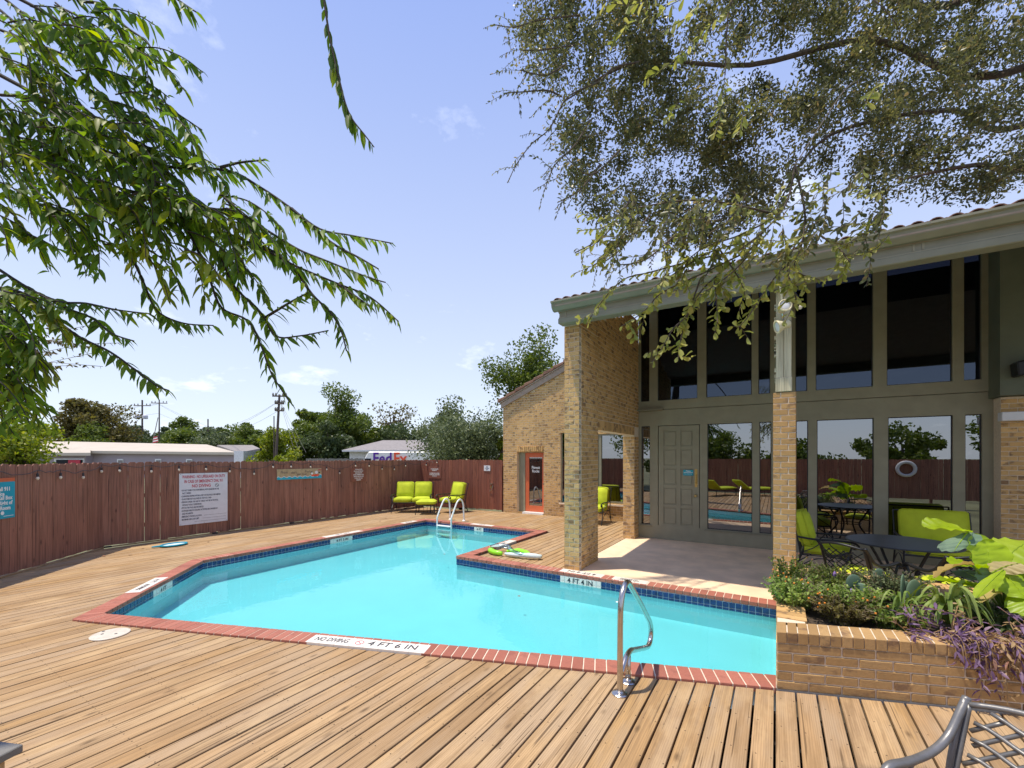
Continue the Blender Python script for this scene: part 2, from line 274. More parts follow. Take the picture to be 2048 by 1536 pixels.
# ------------------------------------------------------------------ builders
def link(name, me, mat=None, parent=None, smooth=False):
    o = bpy.data.objects.new(name, me); C.objects.link(o)
    if mat is not None and not me.materials: me.materials.append(mat)
    if smooth: me.shade_smooth()
    if parent is not None:
        o.parent = parent
        # geometry is given in world space: undo the location and turn of the things above it
        o.matrix_parent_inverse = parent.matrix_world_known if False else Matrix.Identity(4)
    return o
class MB:
    def __init__(s): s.v = []; s.f = []; s.n = 0
    def add(s, vs, fs):
        b = s.n; s.v += [tuple(x) for x in vs]; s.f += [tuple(i + b for i in f) for f in fs]; s.n = len(s.v)
    def box(s, x0, x1, y0, y1, z0, z1):
        s.add([(x0, y0, z0), (x1, y0, z0), (x1, y1, z0), (x0, y1, z0), (x0, y0, z1), (x1, y0, z1), (x1, y1, z1), (x0, y1, z1)],
              [(0, 3, 2, 1), (4, 5, 6, 7), (0, 1, 5, 4), (1, 2, 6, 5), (2, 3, 7, 6), (3, 0, 4, 7)]); return s
    def obox(s, o, ux, uy, uz):
        o, ux, uy, uz = map(Vector, (o, ux, uy, uz))
        s.add([o, o + ux, o + ux + uy, o + uy, o + uz, o + ux + uz, o + ux + uy + uz, o + uy + uz],
              [(0, 3, 2, 1), (4, 5, 6, 7), (0, 1, 5, 4), (1, 2, 6, 5), (2, 3, 7, 6), (3, 0, 4, 7)]); return s
    def prism(s, poly, z0, z1):
        n = len(poly); s.add([(x, y, z0) for x, y in poly] + [(x, y, z1) for x, y in poly],
              [tuple(range(n - 1, -1, -1)), tuple(range(n, 2 * n))] + [(i, (i + 1) % n, n + (i + 1) % n, n + i) for i in range(n)]); return s
    def prismy(s, poly, y0, y1):   # poly in x,z
        n = len(poly); s.add([(x, y0, z) for x, z in poly] + [(x, y1, z) for x, z in poly],
              [tuple(range(n)), tuple(range(2 * n - 1, n - 1, -1))] + [(i, n + i, n + (i + 1) % n, (i + 1) % n) for i in range(n)]); return s
    def prismx(s, poly, x0, x1):   # poly in y,z
        n = len(poly); s.add([(x0, y, z) for y, z in poly] + [(x1, y, z) for y, z in poly],
              [tuple(range(n - 1, -1, -1)), tuple(range(n, 2 * n))] + [(i, (i + 1) % n, n + (i + 1) % n, n + i) for i in range(n)]); return s
    def tube(s, path, r, seg=8, closed=False):
        path = [Vector(p) for p in path]; n = len(path); rr = [r[min(len(r) - 1, int(i * len(r) / n))] for i in range(n)] if isinstance(r, (list, tuple)) else [r] * n
        base = s.n; up = Vector((0, 0, 1)); prev = None
        for i, p in enumerate(path):
            if closed: d = path[(i + 1) % n] - path[i - 1]
            else: d = path[min(i + 1, n - 1)] - path[max(i - 1, 0)]
            d.normalize()
            if prev is None:
                a = d.cross(up)
                if a.length < 0.05: a = d.cross(Vector((1, 0, 0)))
            else:
                a = prev - d * prev.dot(d)
                if a.length < 1e-4: a = d.cross(up)
            a.normalize(); prev = a; b2 = d.cross(a)
            for k in range(seg):
                t = 2 * math.pi * k / seg; s.v.append(tuple(p + (a * math.cos(t) + b2 * math.sin(t)) * rr[i]))
        s.n = len(s.v)
        for i in range(n if closed else n - 1):
            j = (i + 1) % n
            for k in range(seg):
                k2 = (k + 1) % seg; s.f.append((base + i * seg + k, base + i * seg + k2, base + j * seg + k2, base + j * seg + k))
        if not closed:
            s.f.append(tuple(base + k for k in range(seg - 1, -1, -1))); s.f.append(tuple(base + (n - 1) * seg + k for k in range(seg)))
        return s
    def lathe(s, c, prof, seg=20, axis=None):
        """prof: list of (r, h) along +z, or along axis"""
        c = Vector(c); q = Matrix.Identity(3) if axis is None else Vector(axis).to_track_quat('Z', 'Y').to_matrix()
        base = s.n
        for r, h in prof:
            for k in range(seg):
                t = 2 * math.pi * k / seg; s.v.append(tuple(c + q @ Vector((r * math.cos(t), r * math.sin(t), h))))
        s.n = len(s.v)
        for i in range(len(prof) - 1):
            for k in range(seg):
                k2 = (k + 1) % seg; s.f.append((base + i * seg + k, base + i * seg + k2, base + (i + 1) * seg + k2, base + (i + 1) * seg + k))
        s.f.append(tuple(base + k for k in range(seg - 1, -1, -1))); s.f.append(tuple(base + (len(prof) - 1) * seg + k for k in range(seg)))
        return s
    def mesh(s, name='m', bevel=0.0, seg=1, smooth=False, sub=0):
        me = bpy.data.meshes.new(name); me.from_pydata(s.v, [], s.f)
        if bevel or sub:
            bm = bmesh.new(); bm.from_mesh(me)
            if bevel: bmesh.ops.bevel(bm, geom=bm.edges[:], offset=bevel, segments=seg, affect='EDGES', profile=0.5, clamp_overlap=True)
            bm.to_mesh(me); bm.free()
        me.validate(); me.update()
        if smooth: me.shade_smooth()
        return me
    def build(s, name, mat, parent=None, bevel=0.0, seg=1, smooth=False):
        me = s.mesh(name, bevel, seg, smooth); me.materials.append(mat)
        o = bpy.data.objects.new(name, me); C.objects.link(o)
        if parent is not None: o.parent = parent; o.matrix_parent_inverse = inv(parent)
        return o
def wm(o):
    m = o.matrix_basis
    return wm(o.parent) @ o.matrix_parent_inverse @ m if o.parent else m
def inv(o): return wm(o).inverted()
def thing(name, label, cat, loc=(0, 0, 0), rz=0, group=None):
    o = bpy.data.objects.new(name, None); C.objects.link(o); o.location = loc; o.rotation_euler = (0, 0, rz); o.empty_display_size = 0.1
    o['label'] = label; o['category'] = cat
    if group: o['group'] = group
    return o
def tag(o, label, cat, group=None):
    o['label'] = label; o['category'] = cat
    if group: o['group'] = group
    return o
def kind(o, k): o['kind'] = k; return o
def copy_tree(o, parent=None):
    c = o.copy(); C.objects.link(c)
    if parent is not None: c.parent = parent
    for ch in list(o.children): copy_tree(ch, c)
    return c
class Local:
    """builds parts in the local frame of a thing"""
    def __init__(s, root): s.root = root
    def add(s, mb, name, mat, bevel=0.0, seg=1, smooth=False, parent=None):
        me = mb.mesh(name, bevel, seg, smooth); me.materials.append(mat)
        o = bpy.data.objects.new(name, me); C.objects.link(o); o.parent = parent or s.root; return o
_txt = {}
def text(name, body, mat, size, loc, xdir, parent, sx=1.0, align='CENTER', up=(0, 0, 1), extrude=0.001, off=0.0):
    key = (body, size, sx, align, extrude, off)
    if key not in _txt:
        cu = bpy.data.curves.new('t', 'FONT'); cu.body = body; cu.size = size; cu.align_x = align; cu.align_y = 'CENTER'; cu.extrude = extrude; cu.offset = off
        cu.resolution_u = 2
        ob = bpy.data.objects.new('t', cu); C.objects.link(ob); dg = bpy.context.evaluated_depsgraph_get(); dg.update()
        me = bpy.data.meshes.new_from_object(ob.evaluated_get(dg)); me.transform(Matrix.Diagonal((sx, 1, 1, 1)))
        bpy.data.objects.remove(ob); bpy.data.curves.remove(cu); _txt[key] = me
    me = _txt[key].copy(); x = Vector(xdir).normalized(); u = Vector(up).normalized(); n = x.cross(u)
    me.transform(Matrix(((x.x, u.x, n.x, loc[0]), (x.y, u.y, n.y, loc[1]), (x.z, u.z, n.z, loc[2]), (0, 0, 0, 1))))
    me.materials.clear(); me.materials.append(mat)
    o = bpy.data.objects.new(name, me); C.objects.link(o); o.parent = parent; o.matrix_parent_inverse = inv(parent); return o

# ---- bricks -------------------------------------------------------
def unit_brick():
    bm = bmesh.new(); bmesh.ops.create_cube(bm, size=1.0)
    bmesh.ops.bevel(bm, geom=bm.edges[:], offset=0.03, segments=1, affect='EDGES')
    me = bpy.data.meshes.new('brick'); bm.to_mesh(me); bm.free(); return me
UB = unit_brick()
UBM = {}
def emit_bricks(root, lst, mat, limit=290, name='brick', key=None):
    """lst: (centre, ux, uy, uz) half-open boxes given by full edge vectors"""
    cp = Vector((0, 0, H))
    def size(b): return b[1].length * b[3].length / max((b[0] - cp).length, .5) ** 2
    lst = sorted(lst, key=key or size, reverse=True)
    if mat.name not in UBM:
        me = UB.copy(); me.materials.append(mat); UBM[mat.name] = me
    me = UBM[mat.name]; iv = inv(root)
    for c, ux, uy, uz in lst[:limit]:
        o = bpy.data.objects.new(name, me); C.objects.link(o); o.parent = root; o.matrix_parent_inverse = iv
        o.matrix_basis = Matrix(((ux.x, uy.x, uz.x, c.x), (ux.y, uy.y, uz.y, c.y), (ux.z, uy.z, uz.z, c.z), (0, 0, 0, 1)))
    rest = lst[limit:]
    if rest:
        mb = MB()
        for c, ux, uy, uz in rest: mb.obox(c - (ux + uy + uz) / 2, ux, uy, uz)
        o = mb.build('small_bricks', mat, root); kind(o, 'stuff')
def face_bricks(o, u, n, length, z0, z1, L=0.17, hgt=0.0762, dep=0.09, joint=0.012, skip=None, ends=(0, 0), proud=0.003, top=None, gaps=()):
    """bricks laid along u from o; n points out of the wall; o lies on the mortar face"""
    o = Vector(o); u = Vector(u).normalized(); n = Vector(n).normalized(); out = []
    k = 0; z = z0
    while z + hgt * 0.6 < z1:
        h = min(hgt, z1 - z)
        s = ends[k % 2]; cut = [s]
        x = s + (L if (k % 2 == 0) else L / 2)
        while x < length - 0.03: cut.append(x); x += L
        cut.append(length)
        pieces = list(zip(cut[:-1], cut[1:]))
        for g0, g1, gz0, gz1 in gaps:
            if z + h * .5 > gz0 and z + h * .5 < gz1:
                nx = []
                for a, b in pieces:
                    if b <= g0 or a >= g1: nx.append((a, b)); continue
                    if a < g0: nx.append((a, g0))
                    if b > g1: nx.append((g1, b))
                pieces = nx
        for a, b in pieces:
            if b - a < 0.03: continue
            m = (a + b) / 2
            if skip and skip(m, z + h / 2, b - a): continue
            if top and z + h > top(m): continue
            jit = random.uniform(0, 0.003)
            c = o + u * m + n * (proud + jit - dep / 2) + Vector((0, 0, z + h / 2))
            out.append((c, u * (b - a - joint), n * dep, Vector((0, 0, h - joint))))
        z += hgt; k += 1
    return out

def mesh_bricks(root, lst, mat):
    for c, ux, uy, uz in lst:
        mb = MB(); mb.obox(c - (ux + uy + uz) / 2, ux, uy, uz); me = mb.mesh('brick'); bm = bmesh.new(); bm.from_mesh(me)
        bmesh.ops.recalc_face_normals(bm, faces=bm.faces[:]); bmesh.ops.bevel(bm, geom=bm.edges[:], offset=.005, segments=1, affect='EDGES'); bm.to_mesh(me); bm.free()
        me.materials.append(mat); o = bpy.data.objects.new('brick', me); C.objects.link(o); o.parent = root; o.matrix_parent_inverse = inv(root)
# ------------------------------------------------------------------ ground
G0 = -0.35
def sheet_obj(name, poly, z, mat, k='structure'):
    me = bpy.data.meshes.new(name); me.from_pydata([(x, y, z) for x, y in poly], [], [tuple(range(len(poly)))]); me.materials.append(mat)
    return kind(bpy.data.objects.new(name, me), k), C.objects.link(bpy.data.objects[-1]) if False else None
# the ground is one big sheet with a hole for the pool basin
PIN = [(0.0, 4.335), (-6.882, 1.815), (-8.86, 3.70), (-8.86, 9.54), (-5.155, 9.54), (-5.155, 6.385), (0.0, 6.385)]   # inner edge of the pool
bm = bmesh.new()
outer = [bm.verts.new((x, y, G0)) for x, y in ((-900, -500), (900, -500), (900, 900), (-900, 900))]
inner = [bm.verts.new((x, y, G0)) for x, y in [(0.12, 4.2), (-6.9, 1.65), (-9.0, 3.65), (-9.0, 9.68), (-5.05, 9.68), (-5.05, 6.5), (0.12, 6.5)]]
es = []
for ring in (outer, inner):
    for i in range(len(ring)): es.append(bm.edges.new((ring[i], ring[(i + 1) % len(ring)])))
bmesh.ops.triangle_fill(bm, use_beauty=True, use_dissolve=False, edges=es)
for f in bm.faces:
    if f.normal.z < 0: f.normal_flip()
me = bpy.data.meshes.new('ground'); bm.to_mesh(me); bm.free(); me.materials.append(M['ground'])
gr = bpy.data.objects.new('ground', me); C.objects.link(gr); kind(gr, 'structure')

# ------------------------------------------------------------------ pool
def offset_line(a, b, d):
    a, b = Vector(a), Vector(b); t = (b - a).normalized(); n = Vector((t.y, -t.x)); return a + n * d, b + n * d, t, n
pool = thing('swimming_pool', 'L-shaped swimming pool with red brick coping and navy waterline tiles', 'pool', (-5, 5, 0))
WZ = -0.138
mb = MB(); n = len(PIN)
fl = -0.42
mb.add([(x, y, -0.03) for x, y in PIN] + [(x, y, fl) for x, y in PIN], [tuple(range(n, 2 * n))[::-1]] + [(i, n + i, n + (i + 1) % n, (i + 1) % n) for i in range(n)])
basin = mb.build('basin', M['plaster'], pool)
# steps under water at the shallow end
# water
me = bpy.data.meshes.new('water'); me.from_pydata([(x, y, WZ) for x, y in PIN], [], [tuple(range(n))]); me.materials.append(M['water'])
bmw = bmesh.new(); bmw.from_mesh(me); bmesh.ops.recalc_face_normals(bmw, faces=bmw.faces[:])
for f in bmw.faces:
    if f.normal.z < 0: f.normal_flip()
bmw.to_mesh(me); bmw.free()
wo = bpy.data.objects.new('water', me); C.objects.link(wo); kind(wo, 'structure')
# edges of the pool: (start, end, outward normal, pitch); markers on top (s0,s1)
edges = [dict(a=(0.0, 4.335), b=(-6.882, 1.815), top=[(3.13, 4.42)]),
         dict(a=(-6.882, 1.815), b=(-8.86, 3.70), top=[(0.85, 1.62)]),
         dict(a=(-8.86, 3.70), b=(-8.86, 9.54), top=[(2.54, 3.57), (5.0, 5.5)]),
         dict(a=(-8.86, 9.54), b=(-5.155, 9.54), top=[(1.59, 2.32)]),
         dict(a=(-5.155, 9.54), b=(-5.155, 6.385), top=[(1.30, 2.10)]),
         dict(a=(-5.155, 6.385), b=(0.0, 6.385), top=[(2.11, 2.84), (2.99, 3.52)])]
def outn(e):
    a, b = Vector(e['a']), Vector(e['b']); t = (b - a).normalized(); return a, b, t, Vector((t.y, -t.x))
cw = 0.215; cz0, cz1 = -0.033, 0.020
coping = []
ctr = Vector((-5.5, 5.5))
for e in edges:
    a, b, t2, n2 = outn(e)
    mid = (a + b) / 2
    # outward is away from the water
    e['n'] = n2; e['t'] = t2; e['L'] = (b - a).length
edges[0]['n'] = Vector((0.3438, -0.939)); 
nn = edges[0]['t']; edges[0]['n'] = Vector((-nn.y, nn.x)) if Vector((-nn.y, nn.x)).y < 0 else Vector((nn.y, -nn.x))
nn = edges[1]['t']; c_ = Vector((-nn.y, nn.x)); edges[1]['n'] = c_ if c_.x < 0 else -c_
edges[2]['n'] = Vector((-1, 0)); edges[3]['n'] = Vector((0, 1)); edges[4]['n'] = Vector((1, 0)); edges[5]['n'] = Vector((0, 1))
ext = [(0.0, 0.06), (0.06, 0.03), (0.03, 0.10), (0.10, 0.10), (0.10, 0.0), (-0.0, -0.0)]
# mitred mortar bed below the coping bricks (ring), bricks sit 3 mm proud
def ring_poly(w_):
    pts = []; m = len(edges)
    ls = []
    for e in edges:
        a = Vector(e['a']) + e['n'] * w_; ls.append((a, e['t']))
    def inter(p, d, q, f):
        det = d.x * (-f.y) + f.x * d.y; r = q - p
        s_ = (r.x * (-f.y) + f.x * r.y) / det; return p + d * s_
    pts.append(Vector((0.0, (ls[0][0] + ls[0][1] * ((0 - ls[0][0].x) / ls[0][1].x)).y)))
    for i in range(m - 1): pts.append(inter(ls[i][0], ls[i][1], ls[i + 1][0], ls[i + 1][1]))
    pts.append(Vector((0.0, ls[-1][0].y)))
    return pts
inn, outp = ring_poly(0.004), ring_poly(cw - 0.004)
mb = MB()
for i in range(len(inn) - 1):
    mb.prism([tuple(inn[i]), tuple(inn[i + 1]), tuple(outp[i + 1]), tuple(outp[i])], cz0 + 0.002, cz1 - 0.004)
mb.build('mortar_bed', M['mortarlight'], pool)
inn, outp = ring_poly(-0.012), ring_poly(cw)
pitch = 0.102
for i, e in enumerate(edges):
    A0, A1, B0, B1 = inn[i], inn[i + 1], outp[i], outp[i + 1]
    t2, n2 = e['t'], e['n']; s0 = min((A0 - Vector(e['a'])).dot(t2), (B0 - Vector(e['a'])).dot(t2)); s1 = max((A1 - Vector(e['a'])).dot(t2), (B1 - Vector(e['a'])).dot(t2))
    cnt = max(1, round((s1 - s0) / pitch)); p_ = (s1 - s0) / cnt
    sa = (A0 - Vector(e['a'])).dot(t2); sb = (B0 - Vector(e['a'])).dot(t2); ea = (A1 - Vector(e['a'])).dot(t2); eb = (B1 - Vector(e['a'])).dot(t2)
    base = Vector(e['a'])
    for k in range(cnt):
        x0, x1 = s0 + k * p_ + 0.004, s0 + (k + 1) * p_ - 0.004
        if any(q0 - 0.01 < (x0 + x1) / 2 < q1 + 0.01 for q0, q1 in e['top']): 
            onmark = True
        else: onmark = False
        lo, hi = (-0.012, cw)
        ia0, ia1 = max(x0, sa + 0.003), min(x1, ea - 0.003); ob0, ob1 = max(x0, sb + 0.003), min(x1, eb - 0.003)
        if ia1 - ia0 < 0.004 and ob1 - ob0 < 0.004: continue
        if ia1 < ia0: ia0 = ia1 = (sa if x1 <= sa + .01 else ea)
        if ob1 < ob0: ob0 = ob1 = (sb if x1 <= sb + .01 else eb)
        jz = random.uniform(-0.0012, 0.0012)
        q = [base + t2 * ia0 + n2 * lo, base + t2 * ia1 + n2 * lo, base + t2 * ob1 + n2 * hi, base + t2 * ob0 + n2 * hi]
        if onmark:   # under a white marker only the nose of the brick shows
            q = [base + t2 * ia0 + n2 * lo, base + t2 * ia1 + n2 * lo, base + t2 * ia1 + n2 * 0.035, base + t2 * ia0 + n2 * 0.035]
        mb = MB(); mb.prism([tuple(x) for x in q], cz0, cz1 + jz)
        mb.build('brick', M['brickred'], pool, bevel=0.004)
# depth markers set in the coping
def mark(e, s0, s1, items, flip=1, off=0.035):
    base = Vector(e['a']); t2, n2 = e['t'], e['n']
    k = 0
    cnt = max(1, round((s1 - s0) / 0.155)); p_ = (s1 - s0) / cnt
    for k in range(cnt):
        mb = MB(); q = [base + t2 * (s0 + k * p_ + .002) + n2 * off, base + t2 * (s0 + (k + 1) * p_ - .002) + n2 * off, base + t2 * (s0 + (k + 1) * p_ - .002) + n2 * (cw - .002), base + t2 * (s0 + k * p_ + .002) + n2 * (cw - .002)]
        mb.prism([tuple(x) for x in q], cz0 + .004, cz1 + .0015); mb.build('marker_tile', M['marker'], pool, bevel=0.002)
    for s, txt, size, sx, mat in items:
        c = base + t2 * s + n2 * (off + (cw - off) / 2); xd = (t2 * flip).to_3d(); up = Vector((0, 0, 1)).cross(xd)
        text('lettering', txt, M[mat], size, (c.x, c.y, cz1 + 0.0035), xd, pool, sx=sx, up=up, extrude=0.0006)
mark(edges[0], 3.13, 4.42, [(3.50, '4 FT 6 IN', 0.135, 1.0, 'black'), (4.17, 'NO DIVING', 0.12, 0.60, 'black')], -1)
def nodiv(c, r, nrm_up=(0, 0, 1), xd=(1, 0, 0), mat='red', parent=None, th=0.10):
    u_ = Vector(xd).normalized(); n_ = Vector(nrm_up).normalized(); w_ = n_.cross(u_); c = Vector(c)
    mb = MB(); mb.tube([c + (u_ * math.cos(a) + w_ * math.sin(a)) * r for a in [2 * math.pi * i / 24 for i in range(24)]], r * th, 4, closed=True)
    d = (u_ + -w_).normalized(); mb.tube([c - d * r, c + d * r], r * th, 4)
    return mb.build('no_diving_symbol', M[mat], parent)
e0 = edges[0]; c = Vector(e0['a']) + e0['t'] * 3.86 + e0['n'] * 0.125; nodiv((c.x, c.y, cz1 + .001), 0.042, xd=e0['t'].to_3d(), parent=pool, th=.1)
mark(edges[1], 0.85, 1.62, [(1.42, '4 FT', 0.10, 1.0, 'black'), (1.1, 'NO DIVING', 0.09, .6, 'black')], -1)
mark(edges[2], 2.54, 3.57, [(3.05, '4 FT 5 IN', 0.10, 1.0, 'black')], -1)
mark(edges[2], 5.0, 5.5, [(5.25, 'NO DIVING', 0.09, .5, 'black')], -1)
mark(edges[3], 1.59, 2.32, [(1.95, '4 FT', 0.10, 1.0, 'black')], -1)
mark(edges[4], 1.30, 2.10, [(1.7, '4 FT', 0.11, 1.0, 'black')], -1)
mark(edges[5], 2.11, 2.84, [(2.475, '4 FT 4 IN', 0.13, 0.95, 'black')], -1)
mark(edges[5], 2.99, 3.52, [(3.25, 'NO DIVING', 0.11, .5, 'black')], -1)
# waterline tiles: one row of single tiles, the half-sunk row below joined
tp = 0.0765; zt = -0.036
wallmark = {5: (2.18, 2.82, '4 FT 4 IN', 0.105), 3: (1.79, 2.10, '4 FT', 0.085), 1: (1.12, 1.62, '4 FT', 0.085), 2: (2.63, 3.25, '4 FT 5 IN', 0.08)}
rows = MB(); gm = MB()
for i, e in enumerate(edges):
    base = Vector(e['a']); t2, n2 = e['t'], e['n']; L = e['L']
    gm.add([(base.x - n2.x * .004, base.y - n2.y * .004, zt), ((base + t2 * L).x - n2.x * .004, (base + t2 * L).y - n2.y * .004, zt), ((base + t2 * L).x - n2.x * .004, (base + t2 * L).y - n2.y * .004, -.146), (base.x - n2.x * .004, base.y - n2.y * .004, -.146)], [(0, 1, 2, 3)])
    if i == 0: continue
    cnt = int(L / tp); p_ = L / cnt
    for k in range(cnt):
        s = (k + .5) * p_
        wmk = wallmark.get(i); mk = wmk and wmk[0] < s < wmk[1]
        for row in range(2):
            q = base + t2 * (k * p_ + .0035) - n2 * 0.011; mb = MB()
            hh_ = tp - .007 if row == 0 else .029; mb.obox((q.x, q.y, zt - row * tp - .0035 - hh_), (t2 * (p_ - .007)).to_3d(), (n2 * 0.006).to_3d(), (0, 0, hh_))
            if row == 0 and not mk: mb.build('tile', M['tile'], pool, bevel=0.0012)
            elif row == 0: mb.build('marker_tile', M['marker'], pool, bevel=0.001)
            elif not mk: rows.add(mb.v, mb.f)
            else: mb.build('marker_tile', M['marker'], pool, bevel=0.001)
    if wallmark.get(i):
        a_, b_, tx, sz = wallmark[i]; c = base + t2 * (a_ + b_) / 2 - n2 * 0.0125
        xd = t2.to_3d() if i != 1 and i != 2 and i != 3 else t2.to_3d()
        text('lettering', tx, M['black'], sz, (c.x, c.y, zt - 0.058), xd, pool, sx=1.05, extrude=.0008, off=.0015)
kind(rows.build('sunken_tiles', M['tile'], pool), 'stuff')
gm.build('tile_grout', M['grout'], pool)

# ------------------------------------------------------------------ deck
FA, FB, FC = Vector((-11.94, 3.14)), Vector((-11.55, 12.11)), Vector((-8.1, 12.41))
FZ = Vector((-10.385, 1.54)); dA = (FZ - FA).normalized(); FD = FA + dA * 7.0
deck = thing('timber_deck', 'weathered timber pool deck of parallel boards with dark gaps', 'deck', (-4, 1, 0))
kind(deck, 'structure'); del deck['category']
near0, near1 = ring_poly(cw + .006)[0], ring_poly(cw + .006)[1]
pdir = Vector((math.cos(R(19.8)), math.sin(R(19.8))))
def y_near(x):   # far end of the foreground boards
    if x >= 0: return 4.118 + x * math.tan(R(19.8)) - .02
    r = ring_poly(cw + .006)
    if x > r[1].x: return r[0].y + (x - r[0].x) * (r[1].y - r[0].y) / (r[1].x - r[0].x)
    return r[1].y + (x - r[1].x) * (r[2].y - r[1].y) / (r[2].x - r[1].x)
def y_fenceA(x): return FA.y + (x - FA.x) * dA.y / dA.x
def board(x0, x1, y0a, y0b, y1a, y1b):
    z = random.uniform(-0.0015, 0.0015)
    mb = MB(); mb.prism([(x0, y0a), (x1, y0b), (x1, y1b), (x0, y1a)], -0.036 + z, 0 + z); mb.build('board', M['deck'], deck, bevel=0.003)
BW = 0.142; x = -12.08; XL = -9.08
seams = [2.35]
while x < 3.2:
    gq = random.uniform(.0055, .0085); x0, x1 = x + gq, x + BW - gq
    if x1 < XL:
        a, b = max(y_fenceA(x0) + .03, -4), max(y_fenceA(x1) + .03, -4)
        if x0 > -11.85: 
            j = random.choice([5.3, 6.5, 7.8])
            board(x0, x1, a, b, j - .002, j - .002); board(x0, x1, j + .002, j + .002, 12.05, 12.05)
    else:
        a, b = max(y_fenceA(x0) + .03, -4.6), max(y_fenceA(x1) + .03, -4.6)
        t0, t1 = y_near(x0), y_near(x1)
        if random.random() < 0.45 and t0 > 1.5 and x > -6:
            j = random.choice([-1.1, -0.3, 0.52]);  board(x0, x1, a, b, j - .002, j - .002); board(x0, x1, j + .002, j + .002, t0, t1)
        else: board(x0, x1, a, b, t0, t1)
        if x1 < -2.99:
            y0 = 9.54 + cw + .006 if x0 < -4.94 else 6.385 + cw + .006
            if -5.0 < x0 < -4.94: y0 = 9.54 + cw + .006
            if x0 > -3.08: y0 = 7.53
            board(x0, x1, y0, y0, 12.42, 12.42)
    x += BW
def holed_sheet(name, outer, z, mat):
    bm = bmesh.new(); rings = [outer, [(0.12, 4.2), (-6.9, 1.65), (-9.0, 3.65), (-9.0, 9.68), (-5.05, 9.68), (-5.05, 6.5), (0.12, 6.5)]]; es = []
    for rg in rings:
        vv = [bm.verts.new((x_, y_, z)) for x_, y_ in rg]
        for i in range(len(vv)): es.append(bm.edges.new((vv[i], vv[(i + 1) % len(vv)])))
    bmesh.ops.triangle_fill(bm, use_beauty=True, use_dissolve=False, edges=es)
    for f in bm.faces:
        if f.normal.z < 0: f.normal_flip()
    me = bpy.data.meshes.new(name); bm.to_mesh(me); bm.free(); me.materials.append(mat); o = bpy.data.objects.new(name, me); C.objects.link(o); return kind(o, 'structure')
holed_sheet('gap_shade_sheet', [(-12.0, -4.6), (3.15, -4.6), (3.15, 12.4), (-12.0, 12.4)], -0.22, M['dark'])  # near-black sheet added so the gaps between boards read as deep shade
# joists under the boards
jm = MB()
for y in np.arange(-4.4, 4.0, 0.41):
    x0_ = -8.0; jm.box(x0_, 3.2, y, y + .04, -0.19, -0.040) if y < 1.2 else jm.box(min(3.1, max(-2.0, (y - 4.0) / .3676 + .35)), 3.2, y, y + .04, -.19, -.040)
jm.build('joists', M['dark'], deck)

# patio slab
mb = MB(); mb.box(-2.985, 0.0, 6.385 + cw + .004, 10.24, -0.30, 0.0); mb.box(0.0, 6.0, 6.64, 10.24, -.3, 0.0)
po = mb.build('patio_slab', M['concrete']); kind(po, 'structure')

# ------------------------------------------------------------------ fence
def pickets(root, A, B, n_in, h=1.775, w_=0.139, mat='picket', z0=0.02, under=True):
    A, B = Vector(A), Vector(B); L = (B - A).length; t2 = (B - A) / L; n2 = Vector(n_in).normalized(); cnt = int(L / w_); p_ = L / cnt
    for k in range(cnt):
        a = A + t2 * (k * p_ + .0018 + random.uniform(0, .0015)); ww = p_ - .003 - (random.uniform(.006, .010) if random.random() < .14 else random.uniform(0, .003)); off = random.uniform(0, 0.008)
        hh = h + random.uniform(-.012, .012); dz = z0 + random.uniform(0, .02); ear = 0.028
        prof = [(0, dz), (ww, dz), (ww, hh - ear), (ww - ear, hh), (ear, hh), (0, hh - ear)]
        mb = MB(); q = lambda s, z, d: (a.x + t2.x * s + n2.x * d, a.y + t2.y * s + n2.y * d, z)
        vs = [q(s, z, off) for s, z in prof] + [q(s, z, off + .017) for s, z in prof]
        m_ = 6; mb.add(vs, [tuple(range(m_)), tuple(range(2 * m_ - 1, m_ - 1, -1))] + [(i, m_ + i, m_ + (i + 1) % m_, (i + 1) % m_) for i in range(m_)])
        me = mb.mesh('picket'); bm = bmesh.new(); bm.from_mesh(me); bmesh.ops.recalc_face_normals(bm, faces=bm.faces[:]); bm.to_mesh(me); bm.free()
        me.materials.append(M[mat]); o = bpy.data.objects.new('picket', me); C.objects.link(o); o.parent = root; o.matrix_parent_inverse = inv(root)
    for z in (0.35, 1.0, 1.5):
        mb = MB(); a = A - n2 * 0.045; mb.obox((a.x, a.y, z), (t2 * L).to_3d(), (n2 * .04).to_3d(), (0, 0, .085)); mb.build('rail', M[mat], root)
    m_ = int(L / 2.4) + 1
    for k in range(m_ + 1):
        a = A + t2 * (L * k / m_) - n2 * .10
        mb = MB(); mb.box(a.x - .045, a.x + .045, a.y - .045, a.y + .045, G0, h - .06); mb.build('post', M[mat], root)
inC = Vector((1, -0.04)); nC = Vector((0.087, -1)); nA = Vector((0.7, 0.72))
fr_ = thing('fence', 'dark red dog-ear picket fence along the long side of the pool', 'fence', (FA.x, FA.y, 0)); pickets(fr_, FA, FB, inC)
fl_ = thing('fence', 'dark red picket fence run angling out of the picture behind the teal sign', 'fence', (FA.x, FA.y, 0)); pickets(fl_, FD, FA, nA)
gp = FB + (FC - FB).normalized() * 1.76
fc_ = thing('fence', 'short red-brown picket fence panel behind the lime armchair', 'fence', (FB.x, FB.y, 0)); pickets(fc_, FB, gp, nC, mat='gate')
gt_ = thing('picket_gate', 'red-brown picket gate with a latch beside the brick wing', 'gate', (gp.x, gp.y, 0)); pickets(gt_, gp, Vector((-8.03, 12.416)), nC, h=1.79, w_=0.115, mat='gate', z0=.05)
lt = Vector((-8.42, 12.34))
